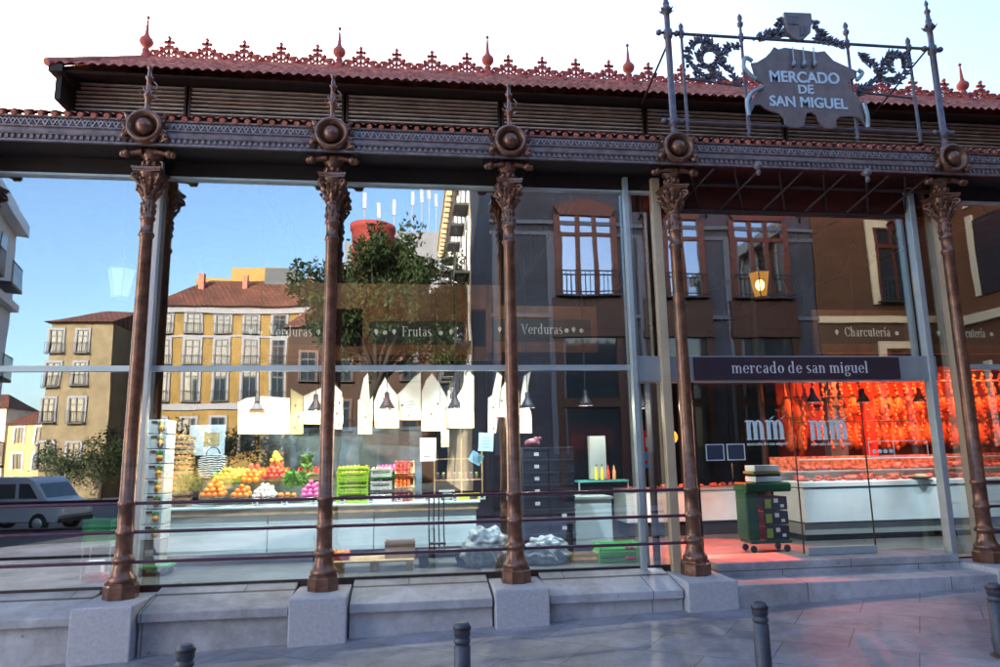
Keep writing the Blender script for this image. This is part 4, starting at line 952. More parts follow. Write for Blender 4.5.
# wooden small crate and cherry crates
A=at(572,570,1.15);B_=at(598,552,1.15); o=empty('small_wooden_crate',((A.x+B_.x)/2,1.3,0),'small open wooden crate tipped between film bundle and green crates','crate'); W_=(B_.x-A.x)/2
b=MB(); b.box(-W_,W_,-.14,-.13,.0,.05); b.box(-W_,W_,-.14,-.13,.09,.13); b.box(-W_,W_,.13,.14,.02,.13); b.box(-W_,W_,-.13,.13,0,.01); b.build('slats',wood_m,o); b=MB()
for sx in (-1,1): b.box(sx*W_-.015,sx*W_+.015,-.145,.145,0,.14)
b.build('ends',wood_m,o)
A=at(600,566,1.1);B_=at(640,566,1.1); W_=B_.x-A.x
for k,l in enumerate(('lower bright green crate with red cherry print on the floor','upper bright green crate with red cherry print on the floor')):
    o=crate('cherry_crate',(A.x+B_.x)/2,1.25,.005+k*.135,W_,.32,.125,bright,l,'crate','bright green cherry crates',2)
    b=MB(); 
    for q in (-.12,.10): b.lathe([(.001,-.171),(.028,-.171),(.028,-.167)],(W_*.25+q*.3,0,.055),9,'y'); b.lathe([(.001,-.171),(.022,-.171),(.022,-.167)],(W_*.25+q*.3+.05,0,.05),9,'y')
    b.build('cherry_print',mat('cherry_red',(.55,.02,.02),.4),o)
# left bay: green crate, red basket, ladder-like rack
A=at(83,547,1.5);B_=at(113,513,1.5)
o=crate('green_crate',(A.x+B_.x)/2,1.6,.42,B_.x-A.x,.3,.34,green,'green slatted crate held up left of the first column','crate',None,5)
b=MB(); b.box(-.2,.2,-.2,.2,0,.42); o2=empty('metal_stand',((A.x+B_.x)/2,1.62,0),'thin metal stand carrying the green slatted crate','stand'); b=MB()
for sx in (-.17,.17):
    for sy in (-.12,.12): b.tube([(sx,sy,0),(sx,sy,.415)],.012,5)
b.build('legs',steel_m,o2); b=MB(); b.box(-.19,.19,-.14,.14,.40,.415); b.build('top',steel_m,o2)
p=at(92,566,1.15); o=crate('red_basket',p.x,1.25,.0,.24,.2,.12,mat('red_plastic',(.55,.02,.02),.4),'red basket on the floor left of the first column','basket',None,2); b=MB(); b.box(-.09,.09,-.06,.06,.06,.24); tag(b.build('paper_carton',white_m,None,0,(p.x,1.25,.02)),'white carton standing in the red basket','carton')
# side counter goods
A=at(583,440,2.6); o=empty('display_fridge',(at(600,480,2.6).x,2.75,.84),'pale upright display panel on the side counter','display'); b=MB(); b.box(-.12,.16,0,.1,.25,.95); b.build('panel',steel_m,o); b=MB(); b.box(-.34,.5,-.1,.2,.20,.23); b.build('shelf',mat('teal',(.08,.35,.33),.4),o); b=MB()
for x in (-.33,.49): b.tube([(x,-.08,0),(x,-.08,.2)],.012,5)
b.build('legs',steel_m,o)
for k,c_ in enumerate(((.7,.6,.05),(.7,.6,.05),(.6,.06,.05),(.7,.35,.15))):
    q=empty('bottle',(at(598+k*6,462,2.55).x,2.68,1.075),['yellow bottle at the left on the teal shelf','second yellow bottle on the teal shelf','red bottle on the teal shelf','amber bottle at the right end of the teal shelf'][k],'bottle'); MB().lathe([(.03,0),(.03,.14),(.012,.18),(.012,.23)],(0,0,0),10).build('glass',mat('bottle_%d'%k,c_,.3),q); MB().lathe([(.014,.23),(.014,.25)],(0,0,0),8).build('cap',black_m,q)
# fire notices on the entrance post
A=at(643,430,.72);B_=at(654,468,.72); o=empty('fire_notice',((A.x+B_.x)/2,.78,B_.z),'red and blue safety notice on the entrance glass','notice'); W_=(B_.x-A.x)/2;H_=A.z-B_.z
b=MB(); b.box(-W_,W_,0,.01,H_*.12,H_); b.build('red_panel',mat('notice_red',(.65,.02,.02),.4),o); b=MB(); b.box(-W_,W_,0,.01,0,H_*.115); b.box(-W_*.7,W_*.2,-.003,-.0005,H_*.2,H_*.42); b.build('blue_panel',mat('notice_blue',(.05,.35,.75),.4),o); b=MB(); b.box(-W_*.2,W_*.8,-.003,-.0005,H_*.55,H_*.8); b.build('white_panel',white_m,o)
p=at(673,437,.95); o=empty('orange_lamp',(p.x,1.0,p.z),'round orange lamp glowing beside the fourth column','lamp'); MB().ball((0,0,0),.085,14,10,(1,1,1.1)).build('globe',mat('orange_globe',(1,.3,.02),.4,emit=(1,.30,.02),es=.5),o); MB().tube([(0,0,.09),(0,0,4.9-p.z)],.008,5).build('cord',black_m,o)

# --- red stall -----------------------------------------------------
meat=mat('hanging_meat',(.62,.07,.02),.45,0,.45,18,col2=(.85,.22,.05),bump=.5,bscale=25)
sausage=mat('sausage_red',(.50,.03,.012),.35,0,.6,5,col2=(.80,.16,.03),bump=.3)
redwall=mat('stall_red_wall',(.24,.02,.01),.6,0,.25,2)
ct=empty('meat_counter',(8.3,3.0,0),'long white display counter of the red lit charcuterie stall','counter')
b=MB(); b.box(-1.75,3.6,-.45,.55,.30,.86); b.box(-1.75,3.6,-.47,.57,.875,.96); b.build('front_panel',counter_m,ct,.01)
b=MB(); b.box(-1.75,3.6,-.40,.5,.10,.28); b.build('grey_base',mat('counter_grey',(.25,.28,.28),.5),ct); b=MB(); b.box(-1.7,3.5,-.35,.45,0,.098); b.build('toe_kick',dark_m,ct)
b=MB(); b.box(-1.7,3.55,-.30,-.292,.965,1.32); b.build('glass_screen',GLASS_DOOR,ct)
b=MB(); b.tube([(-1.7,-.296,1.33),(3.55,-.296,1.33)],.012,6); b.build('screen_rail',steel_m,ct)
c3=empty('corner_counter',(5.4,4.2,0),'low grey counter of cured meat behind the green cart','counter')
b=MB(); b.box(-1.5,1.0,-.3,.5,.25,.80); b.build('front_panel',counter_m,c3,.01); b=MB(); b.box(-1.45,.95,-.25,.45,0,.248); b.build('toe_kick',dark_m,c3); b=MB(); b.box(-1.5,1.0,-.32,.52,.802,.84); b.build('worktop',steel_m,c3)
tag(MB().box(7.9,13,5.6,5.7,0,3.3).build('stall_back_wall',redwall),'red back wall of the charcuterie stall','wall')
b=MB(); b.box(8.75,8.95,3.9,4.1,.9,2.8); tag(b.build('red_pillar',mat('bright_red',(.75,.03,.01),.5)),'bright red square pillar in the charcuterie stall','pillar')
b=MB(); b.box(7.95,8.3,3.85,4.05,.0,3.3); tag(b.build('grey_pillar',mat('pillar_grey',(.10,.11,.14),.6)),'dark blue grey pillar between the hanging hams','pillar')
hp=None; cnt=0
ham_b=lambda: MB().lathe([(.012,.0),(.02,-.04),(.028,-.12),(.06,-.22),(.095,-.34),(.10,-.42),(.075,-.50),(.03,-.55),(.004,-.56)],(0,0,0),12)
for row,(z,Yh) in enumerate(((2.72,4.4),(2.15,4.55))):
    for k in range(24):
        x=7.45+k*.20+row*.1
        if 7.9<x<8.35: continue
        if hp is None:
            hp=empty('hanging_ham',(0,0,0)); ham_b().build('meat',meat,hp); MB().tube([(0,0,0),(0,0,.12)],.006,4).build('string',wood_m,hp); MB().tube([(-.03,0,.12),(.03,0,.12)],.006,4).build('hook',steel_m,hp); o=hp
        else: o=copy_tree(hp)
        o.location=(x,Yh+random.uniform(-.05,.05),z+random.uniform(-.03,.03)); o.rotation_euler.z=random.uniform(0,6); o.scale=(1.25,1.25,random.uniform(.95,1.25))
        tag(o,'cured ham hanging in the %s row of the red stall'%['upper','lower'][row],'ham','%s row of hanging hams'%['upper','lower'][row])
for z,nm in ((2.86,'upper'),(2.30,'lower')):
    b=MB(); b.tube([(7.3,4.45 if z>2.5 else 4.6,z),(12.9,4.45 if z>2.5 else 4.6,z)],.02,6); tag(b.build('meat_rail',steel_m),'long steel rail holding the %s row of hams'%nm,'rail')
sp_=None
for k in range(84):
    x=7.35+(k%28)*.19+(k//28)*.06
    if sp_ is None:
        sp_=empty('sausage_string',(0,0,0)); b=MB()
        for j in range(5): b.ball((.012*(-1)**j,0,-.05-.10*j),.032,7,6,(1,1,1.7))
        b.build('sausages',sausage,sp_); MB().tube([(0,0,.0),(0,0,.06)],.005,4).build('string',wood_m,sp_); o=sp_
    else: o=copy_tree(sp_)
    rw=k//28; o.location=(x,3.75+.02*rw,(1.95,2.42,2.92)[rw]+random.uniform(-.02,.02)); o.scale=(1,1,random.uniform(.55,1.0)); tag(o,'string of red sausages hanging in the %s row before the hams'%['bottom','middle','top'][rw],'sausages','%s row of sausage strings'%['bottom','middle','top'][rw])
for z,nm in ((2.02,'bottom'),(2.49,'middle'),(2.99,'top')): b=MB(); b.tube([(7.2,3.76,z),(12.8,3.76,z)],.012,6); tag(b.build('sausage_rail',iron_d),'thin rail holding the %s row of sausage strings'%nm,'rail')
# meat pieces on counters
mp=None
for k in range(100):
    tier=k>=60; kk=k-60 if tier else k
    x=(6.9+kk*.115) if tier else (6.75+k*.088) if k<46 else (4.1+(k-46)*.16)
    y=3.38+random.uniform(-.06,.06) if tier else 3.05+random.uniform(-.2,.25) if k<46 else 4.3+random.uniform(-.2,.2); zc=1.132 if tier else .96 if k<46 else .84
    if mp is None:
        mp=MB().ball((0,0,.03),.055,9,6,(1.5,1,.6)).ball((.05,.01,.04),.03,8,5,(1.4,1,.8)).ball((-.05,-.02,.03),.028,8,5).build('meat_cut',mat('cut_meat',(.38,.02,.015),.35,0,.5,16,col2=(.75,.22,.18),bump=.5)); o=mp
    else: o=mp.copy(); COL.objects.link(o)
    o.location=(x,y,zc); o.rotation_euler.z=random.uniform(0,6); s=random.uniform(.6,1.25); o.scale=(s*random.uniform(.8,1.4),s,s*random.uniform(.8,1.6))
    tag(o,*(('red meat cut on the raised shelf behind the long counter top','meat cut','meat cuts on the raised shelf') if tier else ('red meat cut lying on the long white counter','meat cut','meat cuts on the long counter') if k<46 else ('red meat cut lying on the low corner counter behind the green cart','meat cut','meat cuts on the corner counter')))
p=at(917,474,2.7); o=empty('meat_tray',(p.x,2.62,.962),'dark oval platter on the edge of the white meat counter','platter'); MB().lathe([(.10,0),(.19,.03),(.20,.05),(.17,.045),(.09,.02)],(0,0,0),16).build('dish',black_m,o); MB().ball((0,0,.05),.10,8,5,(1.4,1,.5)).build('food',wood_m,o)
tag(MB().box(6.55,11.9,3.56,3.60,.97,1.38).build('case_back',mat('case_red',(.50,.05,.03),.4,0,.7,14,col2=(.85,.30,.16),bump=.4)),'red mottled back panel of the meat display case on the long counter','panel')
b=MB(); b.box(6.6,11.8,3.28,3.50,1.105,1.13); b.box(6.6,11.8,3.47,3.50,.962,1.104); tag(b.build('meat_shelf',steel_m),'raised steel shelf of meat running along the long white counter','shelf')
# green cart of crates
A=at(745,545,1.55);B_=at(790,470,1.55); o=empty('green_cart',((A.x+B_.x)/2,1.7,0),'dark green wheeled cart loaded with dark crates inside the glass doors','cart'); W_=(B_.x-A.x)
o.scale=(.86,.86,.93)
gcm=mat('cart_green',(.004,.09,.032),.35,0,.1,5)
b=MB(); b.box(-W_/2+.03,W_/2-.02,-.22,.22,.14,.20); b.build('deck',gcm,o,.02)
b=MB(); b.box(-W_/2,-W_/2+.22,-.2,.22,.20,.98); b.build('side_panel',gcm,o,.03)
b=MB(); b.box(-W_/2-.01,W_/2+.03,-.25,.25,.95,1.10); b.build('top_bin',gcm,o,.035)
for sx in (-1,1):
    for sy in (-.16,.16): MB().lathe([(.03,-.02),(.055,-.016),(.055,.016),(.03,.02)],(sx*(W_/2-.1),sy,.056),14,'y').build('wheel',black_m,o)
for k in range(3):
    q=empty('cart_crate',(o.location.x+.08,1.68,.19+k*.215),['lowest','middle','top'][k]+' black crate with white labels in the green cart','crate','black crates in the green cart')
    b=MB(); q.scale=(.82,.86,.88); b.box(-.2,.26,-.2,.18,0,.22); b.build('body',navy_m,q,.008); b=MB(); b.box(.0,.08,-.205,-.201,.12,.19); b.box(.12,.19,-.205,-.201,.04,.09); b.build('label',white_m,q); b=MB(); b.box(-.18,-.06,-.205,-.201,.03,.18); b.build('green_print',mat('lime_print',(.3,.45,.03),.5),q)
q=empty('white_tub',(o.location.x+.03,1.7,1.03),'white tub tray stacked on top of the green cart','tub'); MB().box(-.2,.22,-.17,.17,0,.08).build('tray',blue,q,.01); MB().box(-.23,.2,-.17,.17,.12,.16).build('lid',mat('olive_lid',(.22,.22,.05),.5),q,.01); MB().box(-.19,.21,-.16,.16,.081,.119).build('contents',dark_m,q); MB().box(-.2,.2,-.16,.16,.161,.25).build('upper_tray',blue,q,.01)

# interior lights (pendant lamps, heat lamps of the meat stall, added fill spots)
def lamp(x,y,z,e,c,r=.12,typ='POINT'):
    l=bpy.data.lights.new('lamp',typ); l.energy=e; l.color=c
    if typ=='AREA': l.shape='RECTANGLE'; l.size=r; l.size_y=.3
    else: l.shadow_soft_size=r
    o=bpy.data.objects.new('lamp_light',l); COL.objects.link(o); o.location=(x,y,z)
for o in [k for k in bpy.data.objects if k.name.startswith('pendant_lamp') and k.type=='EMPTY']:
    l=o.location; lamp(l.x,l.y,l.z-.245,(20 if l.x<4.5 else 5),(1,.84,.62),.02)
def spot(x,y,z,e,c,tgt,size=115):
    l=bpy.data.lights.new('heat_or_fill_lamp','SPOT'); l.energy=e; l.color=c; l.shadow_soft_size=0; l.spot_size=R(size); l.spot_blend=.5
    o=bpy.data.objects.new('heat_or_fill_light',l); COL.objects.link(o); o.location=(x,y,z); o.rotation_euler=(Vector((x,y,z))-Vector(tgt)).to_track_quat('Z','Y').to_euler()
for x in (8.3,9.6,10.9,12.1): spot(x,3.4,3.25,110,(1,.17,.045),(x,4.8,1.6))
spot(7.4,2.3,2.4,30,(1,.2,.08),(7.6,3.5,1.2),100); spot(9.2,2.3,2.4,30,(1,.2,.08),(9.4,3.5,1.2),100)
spot(6.4,2.2,3.0,34,(1,.12,.06),(5.1,-2.2,-.3),30); spot(4.9,3.3,2.3,60,(1,.15,.05),(4.9,4.4,.6),70); spot(4.9,3.75,2.4,750,(1,.045,.003),(4.9,2.2,0),58)
for x in (-1.6,.2,2.3,8.0): spot(x,1.6,4.7,14,(1,.85,.65),(x,3.3,3.6),95)  # unseen fill spots added to lift the stall fascia
for x in (-4.6,-2.6,-.8,1.2,2.8): spot(x,1.0,4.5,330 if x>-4 else 90,(.86,.94,1),(x,2.35,.3),62)  # unseen ceiling spots added to brighten the counter fronts
for x in (6.6,8.3,10.0): spot(x,1.0,4.3,160,(.86,.94,1),(x,2.5,.3),50)  # same kind of unseen fill, over the meat counter

# ------------------------------------------------------------------ the square behind the camera, seen mirrored in the glass
grey_f=brickish('grey_facade',(.060,.068,.10),(.052,.060,.09),(.028,.03,.042),1,1.6,.7,.75,.008,.2,rot=(R(90),0,0))
brownwin=mat('window_wood',(.10,.022,.012),.5,0,.25,4)
cream_f=mat('cream_facade',(.66,.55,.38),.8,0,.15,1.5)
skyglass=mat('sky_reflecting_glass',(.35,.40,.50),.03,1.0)
balc=mat('balcony_iron',(.02,.02,.025),.5)
def window(parent,x,y,z,w_,h,fm,arch=False,nl=3,bal=True,f=.16,sur=None,surm=None,nrm=1):
    """facade plane y, facing +y"""
    b=MB(); hh=h
    if arch:
        n=10; top=[(x-w_/2+w_*i/n,z+h+.28*math.sin(math.pi*i/n)) for i in range(n+1)]; inn=[(x-w_/2+f+(w_-2*f)*i/n,z+h-.35) for i in range(n+1)]
        for i in range(n): b.prism([inn[i],inn[i+1],top[i+1],top[i]],y+.02,y+.16)
        ht=h-.35
    else: b.box(x-w_/2,x+w_/2,y+.02,y+.12,z+h-f*.6,z+h); ht=h-f*.6
    b.box(x-w_/2,x-w_/2+f,y+.02,y+.14,z,z+ht-.001); b.box(x+w_/2-f,x+w_/2,y+.02,y+.14,z,z+ht-.001)
    for i in range(1,nl): xx=x-w_/2+f+(w_-2*f)*i/nl; b.box(xx-f*.35,xx+f*.35,y+.03,y+.12,z,z+ht-.001)
    b.box(x-w_/2+f,x+w_/2-f,y+.025,y+.10,z+ht*.74,z+ht*.79)
    o=b.build('window',fm,parent)
    b=MB(); b.box(x-w_/2+f*.5,x+w_/2-f*.5,y+.01,y+.05,z+.05,z+ht); b.build('pane',(skyglass if sur is None else winglass_m),o)
    if sur:
        b=MB(); b.box(x-w_/2-sur,x-w_/2-.003,y+.01,y+.10,z-.1,z+h+sur); b.box(x+w_/2+.003,x+w_/2+sur,y+.01,y+.10,z-.1,z+h+sur); b.box(x-w_/2-.002,x+w_/2+.002,y+.01,y+.10,z+h+.003,z+h+sur); b.build('surround',surm,o)
    if bal:
        b=MB(); bw=w_*.5 if not sur else w_*.5+.15; b.tube([(x-bw,y+.35,z+.85),(x+bw,y+.35,z+.85)],.03,4); b.tube([(x-bw,y+.35,z+.1),(x+bw,y+.35,z+.1)],.025,4); b.box(x-bw,x+bw,y,y+.4,z-.06,z)
        k=int(bw*2/.16)
        for i in range(k+1): b.tube([(x-bw+2*bw*i/k,y+.35,z),(x-bw+2*bw*i/k,y+.35,z+.85)],.014,4,False)
        b.build('balcony_rail',balc,o)
    return o
nb=empty('grey_building',(9,-14.7,0),'tall grey stone building opposite with arched brown windows, mirrored in the glass','building')
def inv(b): b.v=[(v[0]-nb.location.x,v[1]-nb.location.y,v[2]) for v in b.v]; return b
b=MB(); b.box(-6.15,6.3,-8,0,-1,17); b.build('wall',grey_f,nb)
b=MB()
for z in (9.35,9.75,6.3,12.9): b.box(-6.2,6.35,-.02,.12 if z!=9.35 else .06,z,z+.14)
b.build('string_course',mat('grey_trim',(.095,.105,.14),.6),nb)
b=MB()
for i in range(4): x=-6.1+i*.001+[.0,2.0,5.4,8.8][i]; b.box(x,x+.55,-.01,.08,1.5,9.34)
b.build('pilaster',mat('grey_trim',(.095,.105,.14),.6),nb)
dkb=mat('shopfront_wood',(.045,.014,.008),.5,0,.3,3)
for x in (6.35,9.75,13.1):
    xx=x-9; window(nb,xx,0.02,7.1,2.35,3.35,brownwin,True,3,True,.22)
    window(nb,xx,0.02,12.9 if 0 else 13.2,2.2,2.6,brownwin,True,3,True,.22)
    b=MB(); b.box(xx-1.3,xx+1.3,.01,.18,5.9,7.0); b.box(xx-1.35,xx+1.35,.01,.25,5.6,5.88); b.box(xx-1.25,xx-1.0,.01,.15,0,5.58); b.box(xx+1.0,xx+1.25,.01,.15,0,5.58); b.box(xx-1.0,xx+1.0,.01,.14,3.1,3.4); b.build('shopfront',dkb,nb)
    b=MB(); b.box(xx-1.0,xx+1.0,-.0,.06,0,3.09); b.box(xx-1.0,xx+1.0,-.0,.06,3.41,5.58); b.build('shop_glass',winglass_m,nb)
cb=empty('cream_building',(2.9,-30,0),'cream building with stacked balconies along the side street, mirrored in the glass','building')
b=MB(); b.box(0,8,-16,7.8,-1,18.5); b.build('wall',cream_f,cb)
b=MB(); b.box(-.7,0,-16,7.8,18.0,18.4); b.box(-.4,0,-16,7.8,17.6,17.99)
for k in range(22): b.box(-.65,-.02,-15.5+k*1.05,-15.2+k*1.05,17.3,17.98)
b.build('cornice',mat('cornice_cream',(.60,.42,.24),.7),cb)
for fz in (3.5,7,10.5,14):
    for k in range(7):
        y=-14+k*3.2; b=MB(); b.box(-.06,.02,y-.6,y+.6,fz,fz+2.4); o=b.build('window',balc,cb)
        b=MB(); b.box(-.7,0,y-.9,y+.9,fz-.15,fz-.02); b.tube([(-.68,y-.9,fz+.95),(-.68,y+.9,fz+.95)],.03,4)
        for q in range(13): b.tube([(-.68,y-.9+q*.15,fz),(-.68,y-.9+q*.15,fz+.95)],.015,4,False)
        b.build('balcony_rail',balc,o)
        b=MB(); b.box(-.09,0,y-.85,y-.61,fz-.02,fz+2.6); b.box(-.09,0,y+.61,y+.85,fz-.02,fz+2.6); b.box(-.12,0,y-.85,y+.85,2.601+fz,fz+2.8); b.build('surround',white_m,o)
br=empty('brown_building',(22,-14.7,0),'brown plastered building with cream pilasters right of the grey one, mirrored in the glass','building')
bf=mat('brown_plaster',(.085,.036,.016),.8,0,.2,1.2); ct_m=mat('cream_trim',(.62,.52,.36),.7)
b=MB(); b.box(-6.65,14,-9,0,-1,15.5); b.build('wall',bf,br)
b=MB(); b.box(-6.7,14,0,.25,10.9,11.2); b.box(-6.7,14,0,.15,6.2,6.45); b.box(-6.7,14,0,.5,15.1,15.5); b.build('cornice',ct_m,br)
for k,x in enumerate((-3.4,.2,3.8,7.4,11)): 
    window(br,x,.02,7.0,1.5,3.0,brownwin,False,2,True,.10,.28,ct_m); window(br,x,.02,2.6,1.5,2.6,brownwin,False,2,False,.10,.28,ct_m); window(br,x,.02,12.0,1.5,2.4,brownwin,False,2,True,.10,.28,ct_m)
# yellow building
yb=empty('yellow_building',(-12,-55,0),'long ochre building with tiled roof and white framed balconies, mirrored in the glass','building')
yf=mat('ochre_plaster',(.23,.145,.04),.85,0,.28,.8); grey_s=mat('grey_surround',(.24,.24,.27),.7)
b=MB(); b.box(-11,12,-12,0,-1.5,15.1); b.build('wall',yf,yb)
b=MB(); b.box(-11.1,12,0,.3,14.5,15.1); b.box(-11.05,12,0,.12,12.3,12.5); b.box(-11.05,12,0,.12,9.55,9.7); b.box(-11.05,12,0,.2,5.9,6.4); b.build('string_course',grey_s,yb)
b=MB(); vs=[(-11.6,.7,15.1),(12.3,.7,15.1),(12.3,-12,15.1),(-11.6,-12,15.1),(-7.6,-6,18.9),(12.3,-6,18.9)]; b.add(vs,[(0,1,5,4),(1,2,5),(2,3,4,5),(3,0,4),(0,3,2,1)]); b.build('roof',brickish('far_tiles',(.32,.10,.05),(.20,.07,.04),(.05,.02,.015),1,.42,.45,.8,.05,1.0),yb)
for k in range(9):
    x=-9.6+k*2.47
    for z,h,bal in ((12.65,1.75,True),(9.85,2.25,True),(6.6,2.75,True),(2.2,3.0,False)):
        window(yb,x,.02,z,1.15,h,balc,False,2,bal,.10,.20,grey_s)
b=MB(); b.box(-9.2,-6.0,-9,-7,16,19.4); b.box(-6.0,-.9,-9.2,-7,16,20.6); b.build('rooftop_block',mat('rooftop_ochre',(.36,.22,.06),.8,0,.1,2),yb)
b=MB(); b.box(-2.2,1.0,-6.8,-5,17,20.0); b.build('lift_housing',mat('dark_slate',(.07,.08,.09),.7),yb)
for x in (-8,-4,2): b=MB(); b.box(x,x+.5,-4.2,-3.6,16,19.0); b.build('chimney',tile_m,yb)
# brick tower & grey block
rt=empty('red_tower',(-3.8,-60,0),'red drum topped building with antennas above the tree, mirrored in the glass','building')
rm=mat('red_render',(.26,.035,.03),.8,0,.1,1)
b=MB(); b.lathe([(2.1,18),(2.1,24.0),(2.25,24.1),(2.25,24.6),(.1,24.7)],(0,0,0),24); b.build('drum',rm,rt); b=MB(); b.box(-3,9,-6,-2,-1,23.5); b.box(2,9,-5.8,-2.2,23.5,25); b.build('block',mat('grey_render',(.20,.20,.22),.8,0,.1,1),rt)
b=MB()
for x,h in ((-1,29.2),(.4,28.2),(2.0,28.6),(4,29.6),(5,29.9),(5.8,30.4),(6.6,29.5)):
    b.tube([(x,-3,25),(x,-3,h)],.07,5); b.box(x-.18,x+.18,-3.1,-2.9,h-1.6,h)
b.build('antennas',mat('antenna_grey',(.30,.30,.32),.5),rt)
o2=empty('orange_building',(-5,-44,0),'low building with a red tiled roof under the tree, mirrored in the glass','building'); b=MB(); b.box(-4,7,-8,0,-1,11.2); b.build('wall',mat('brown_wall',(.04,.018,.01),.8,0,.2,1),o2); b=MB(); b.add([(-4.4,.4,11.2),(7,.4,11.2),(7,-8,11.2),(-4.4,-8,11.2),(-3,-4,13.6),(7,-4,13.6)],[(0,1,5,4),(1,2,5),(2,3,4,5),(3,0,4),(0,3,2,1)]); b.build('roof',MATS['far_tiles'],o2)
for x in (-2.5,0,2.5,5):
    for z in (3.5,7.2): window(o2,x,.02,z,1.2,2.2,balc,False,2,True,.1,.12,brownwin)
# cream corner building left of the ochre one
lc=empty('far_cream_building',(-26,-50,0),'narrow cream building left of the ochre one, mirrored behind the first column','building')
b=MB(); b.box(-2.6,2.2,-10,0,-2,12.6); b.build('wall',mat('pale_plaster',(.20,.155,.09),.85,0,.25,1),lc); b=MB(); b.add([(-3.0,.5,12.6),(2.3,.5,12.6),(2.3,-10,12.6),(-3.0,-10,12.6),(-.3,-5,14.6),(2.3,-5,14.6)],[(0,1,5,4),(1,2,5),(2,3,4,5),(3,0,4),(0,3,2,1)]); b.build('roof',MATS['far_tiles'],lc)
for x in (-2.2,-.1):
    for z in (1.2,4.6,7.4,10.1): window(lc,x,.02,z,1.0,1.9,balc,False,2,True,.1,.16,grey_s)
# low buildings in the distance
spec=[(-62,-95,14,9,(.62,.55,.42)),(-47,-90,10,6.5,(.66,.40,.18)),(-74,-88,10,7.5,(.58,.50,.40)),(-38,-100,9,8,(.7,.66,.56)),(-88,-95,12,8,(.5,.3,.15))]
labs=['wide beige house far across the square, mirrored low at the left','small orange house far across the square','beige house with flat front beyond the parked van','pale white house between beige and ochre buildings','brown house at the far left of the mirrored square']
for (x,y,w_,h,c_),l in zip(spec,labs):
    o=empty('distant_house',(x,y,0),l,'house','houses across the square'); b=MB(); b.box(-w_/2,w_/2,-8,0,-2,h); b.build('wall',mat('far_wall_%d'%abs(x),c_,.85,0,.15,.8),o)
    b=MB(); b.add([(-w_/2-.4,.4,h),(w_/2+.4,.4,h),(w_/2+.4,-8,h),(-w_/2-.4,-8,h),(-w_/2+2,-4,h+2.2),(w_/2-2,-4,h+2.2)],[(0,1,5,4),(1,2,5),(2,3,4,5),(3,0,4),(0,3,2,1)]); b.build('roof',MATS['far_tiles'],o)
    for k in range(int(w_/2.6)):
        for z in (1,4.2): window(o,-w_/2+1.5+k*2.6,.02,z,1.1,1.9,balc,False,2,False,.1,.22,white_m)
# white building at the far left, angled
wb=empty('white_building',(-13.1,-8.5,0),'bright white building with balconies at the far left edge of the mirrored square','building'); 
wf=mat('white_render',(.82,.82,.80),.8,0,.05,1)
b=MB(); b.box(-12,0,-16,0,-1,12.2); b.build('wall',wf,wb)
b=MB(); b.box(0,.5,-16,0,11.7,12.2); b.box(0,.3,-16,0,8.2,8.5); b.build('cornice',white_m,wb)
for z in (1.5,5,8.9):
    for k in range(5):
        y=-1.7-k*3; b=MB(); b.box(-.02,.05,y-.55,y+.55,z,z+2.2); o=b.build('window',mat('grey_window',(.12,.14,.18),.2),wb)
        b=MB(); b.box(0,.6,y-.9,y+.9,z-.14,z-.02)
        for q in range(13): b.tube([(.58,y-.9+q*.15,z),(.58,y-.9+q*.15,z+.9)],.012,4,False)
        b.tube([(.58,y-.9,z+.9),(.58,y+.9,z+.9)],.025,4); b.build('balcony_rail',balc,o)
wb.rotation_euler.z=R(-17)
# sunlit facade closing the street on the right
eb=empty('ochre_end_building',(19,-1,0),'tall ochre building closing the street off to the right','building')
b=MB(); b.box(0,10,-12,6,-1,13); b.build('wall',mat('orange_plaster',(.14,.055,.022),.85,0,.1,.8),eb); b=MB(); b.box(-.5,0,-12,6,12.4,13); b.box(-.2,0,-12,6,5.6,5.9); b.build('cornice',ct_m,eb)
for z in (1.5,6.5,9.6):
    for k in range(4): 
        y=-9.5+k*3.9; b=MB(); b.box(-.08,.02,y-.7,y+.7,z,z+2.6); o=b.build('window',balc,eb); b=MB(); b.box(-.1,0,y-.95,y-.71,z,z+2.8); b.box(-.1,0,y+.71,y+.95,z,z+2.8); b.build('surround',ct_m,o)
# tree
tr=empty('plane_tree',(-.7,-25,-.45),'broad dark green tree in the square with shop fronts behind, mirrored in the glass','tree')
bark=mat('bark',(.03,.022,.018),.9,0,.3,6,bump=.6)
b=MB(); b.tube([(-2.0,0,-.9),(-1.95,0,2),(-1.2,.1,4.8),(-.3,0,7)],[.42,.33,.26,.2],10)
rnd=random.Random(3); tips=[]
for k in range(30):
    a=rnd.uniform(0,2*math.pi); rr=rnd.uniform(1.2,4.4); z=rnd.uniform(7.2,12.0); p0=Vector((-.9,0,rnd.uniform(5.2,6.4))); p2=Vector((rr*math.cos(a)*1.12,rr*math.sin(a)*.8,z)); p1=p0.lerp(p2,.5)+Vector((0,0,rnd.uniform(-.3,.6)))
    b.tube([p0,p1,p2],[.14,.08,.03],6); tips.append(p2); tips.append(p0.lerp(p2,.65)+Vector((rnd.uniform(-.6,.6),rnd.uniform(-.6,.6),rnd.uniform(0,.8))))
b.build('trunk',bark,tr)
b=MB()
for t in tips:
    for c_ in range(8):
        cc=t+Vector((rnd.gauss(0,.6),rnd.gauss(0,.6),rnd.gauss(0,.45))); rad=rnd.uniform(.35,.75)
        for q in range(75):
            d=Vector((rnd.gauss(0,1),rnd.gauss(0,1),rnd.gauss(0,.8))).normalized()*rad*rnd.uniform(.5,1); p=cc+d
            u=Vector((rnd.gauss(0,1),rnd.gauss(0,1),rnd.gauss(0,1))).normalized(); s_=rnd.uniform(.08,.16); v_=u.orthogonal().normalized()
            b.add([p,p+u*s_+v_*s_*.5,p+u*s_*2,p+u*s_-v_*s_*.5],[(0,1,2,3)])
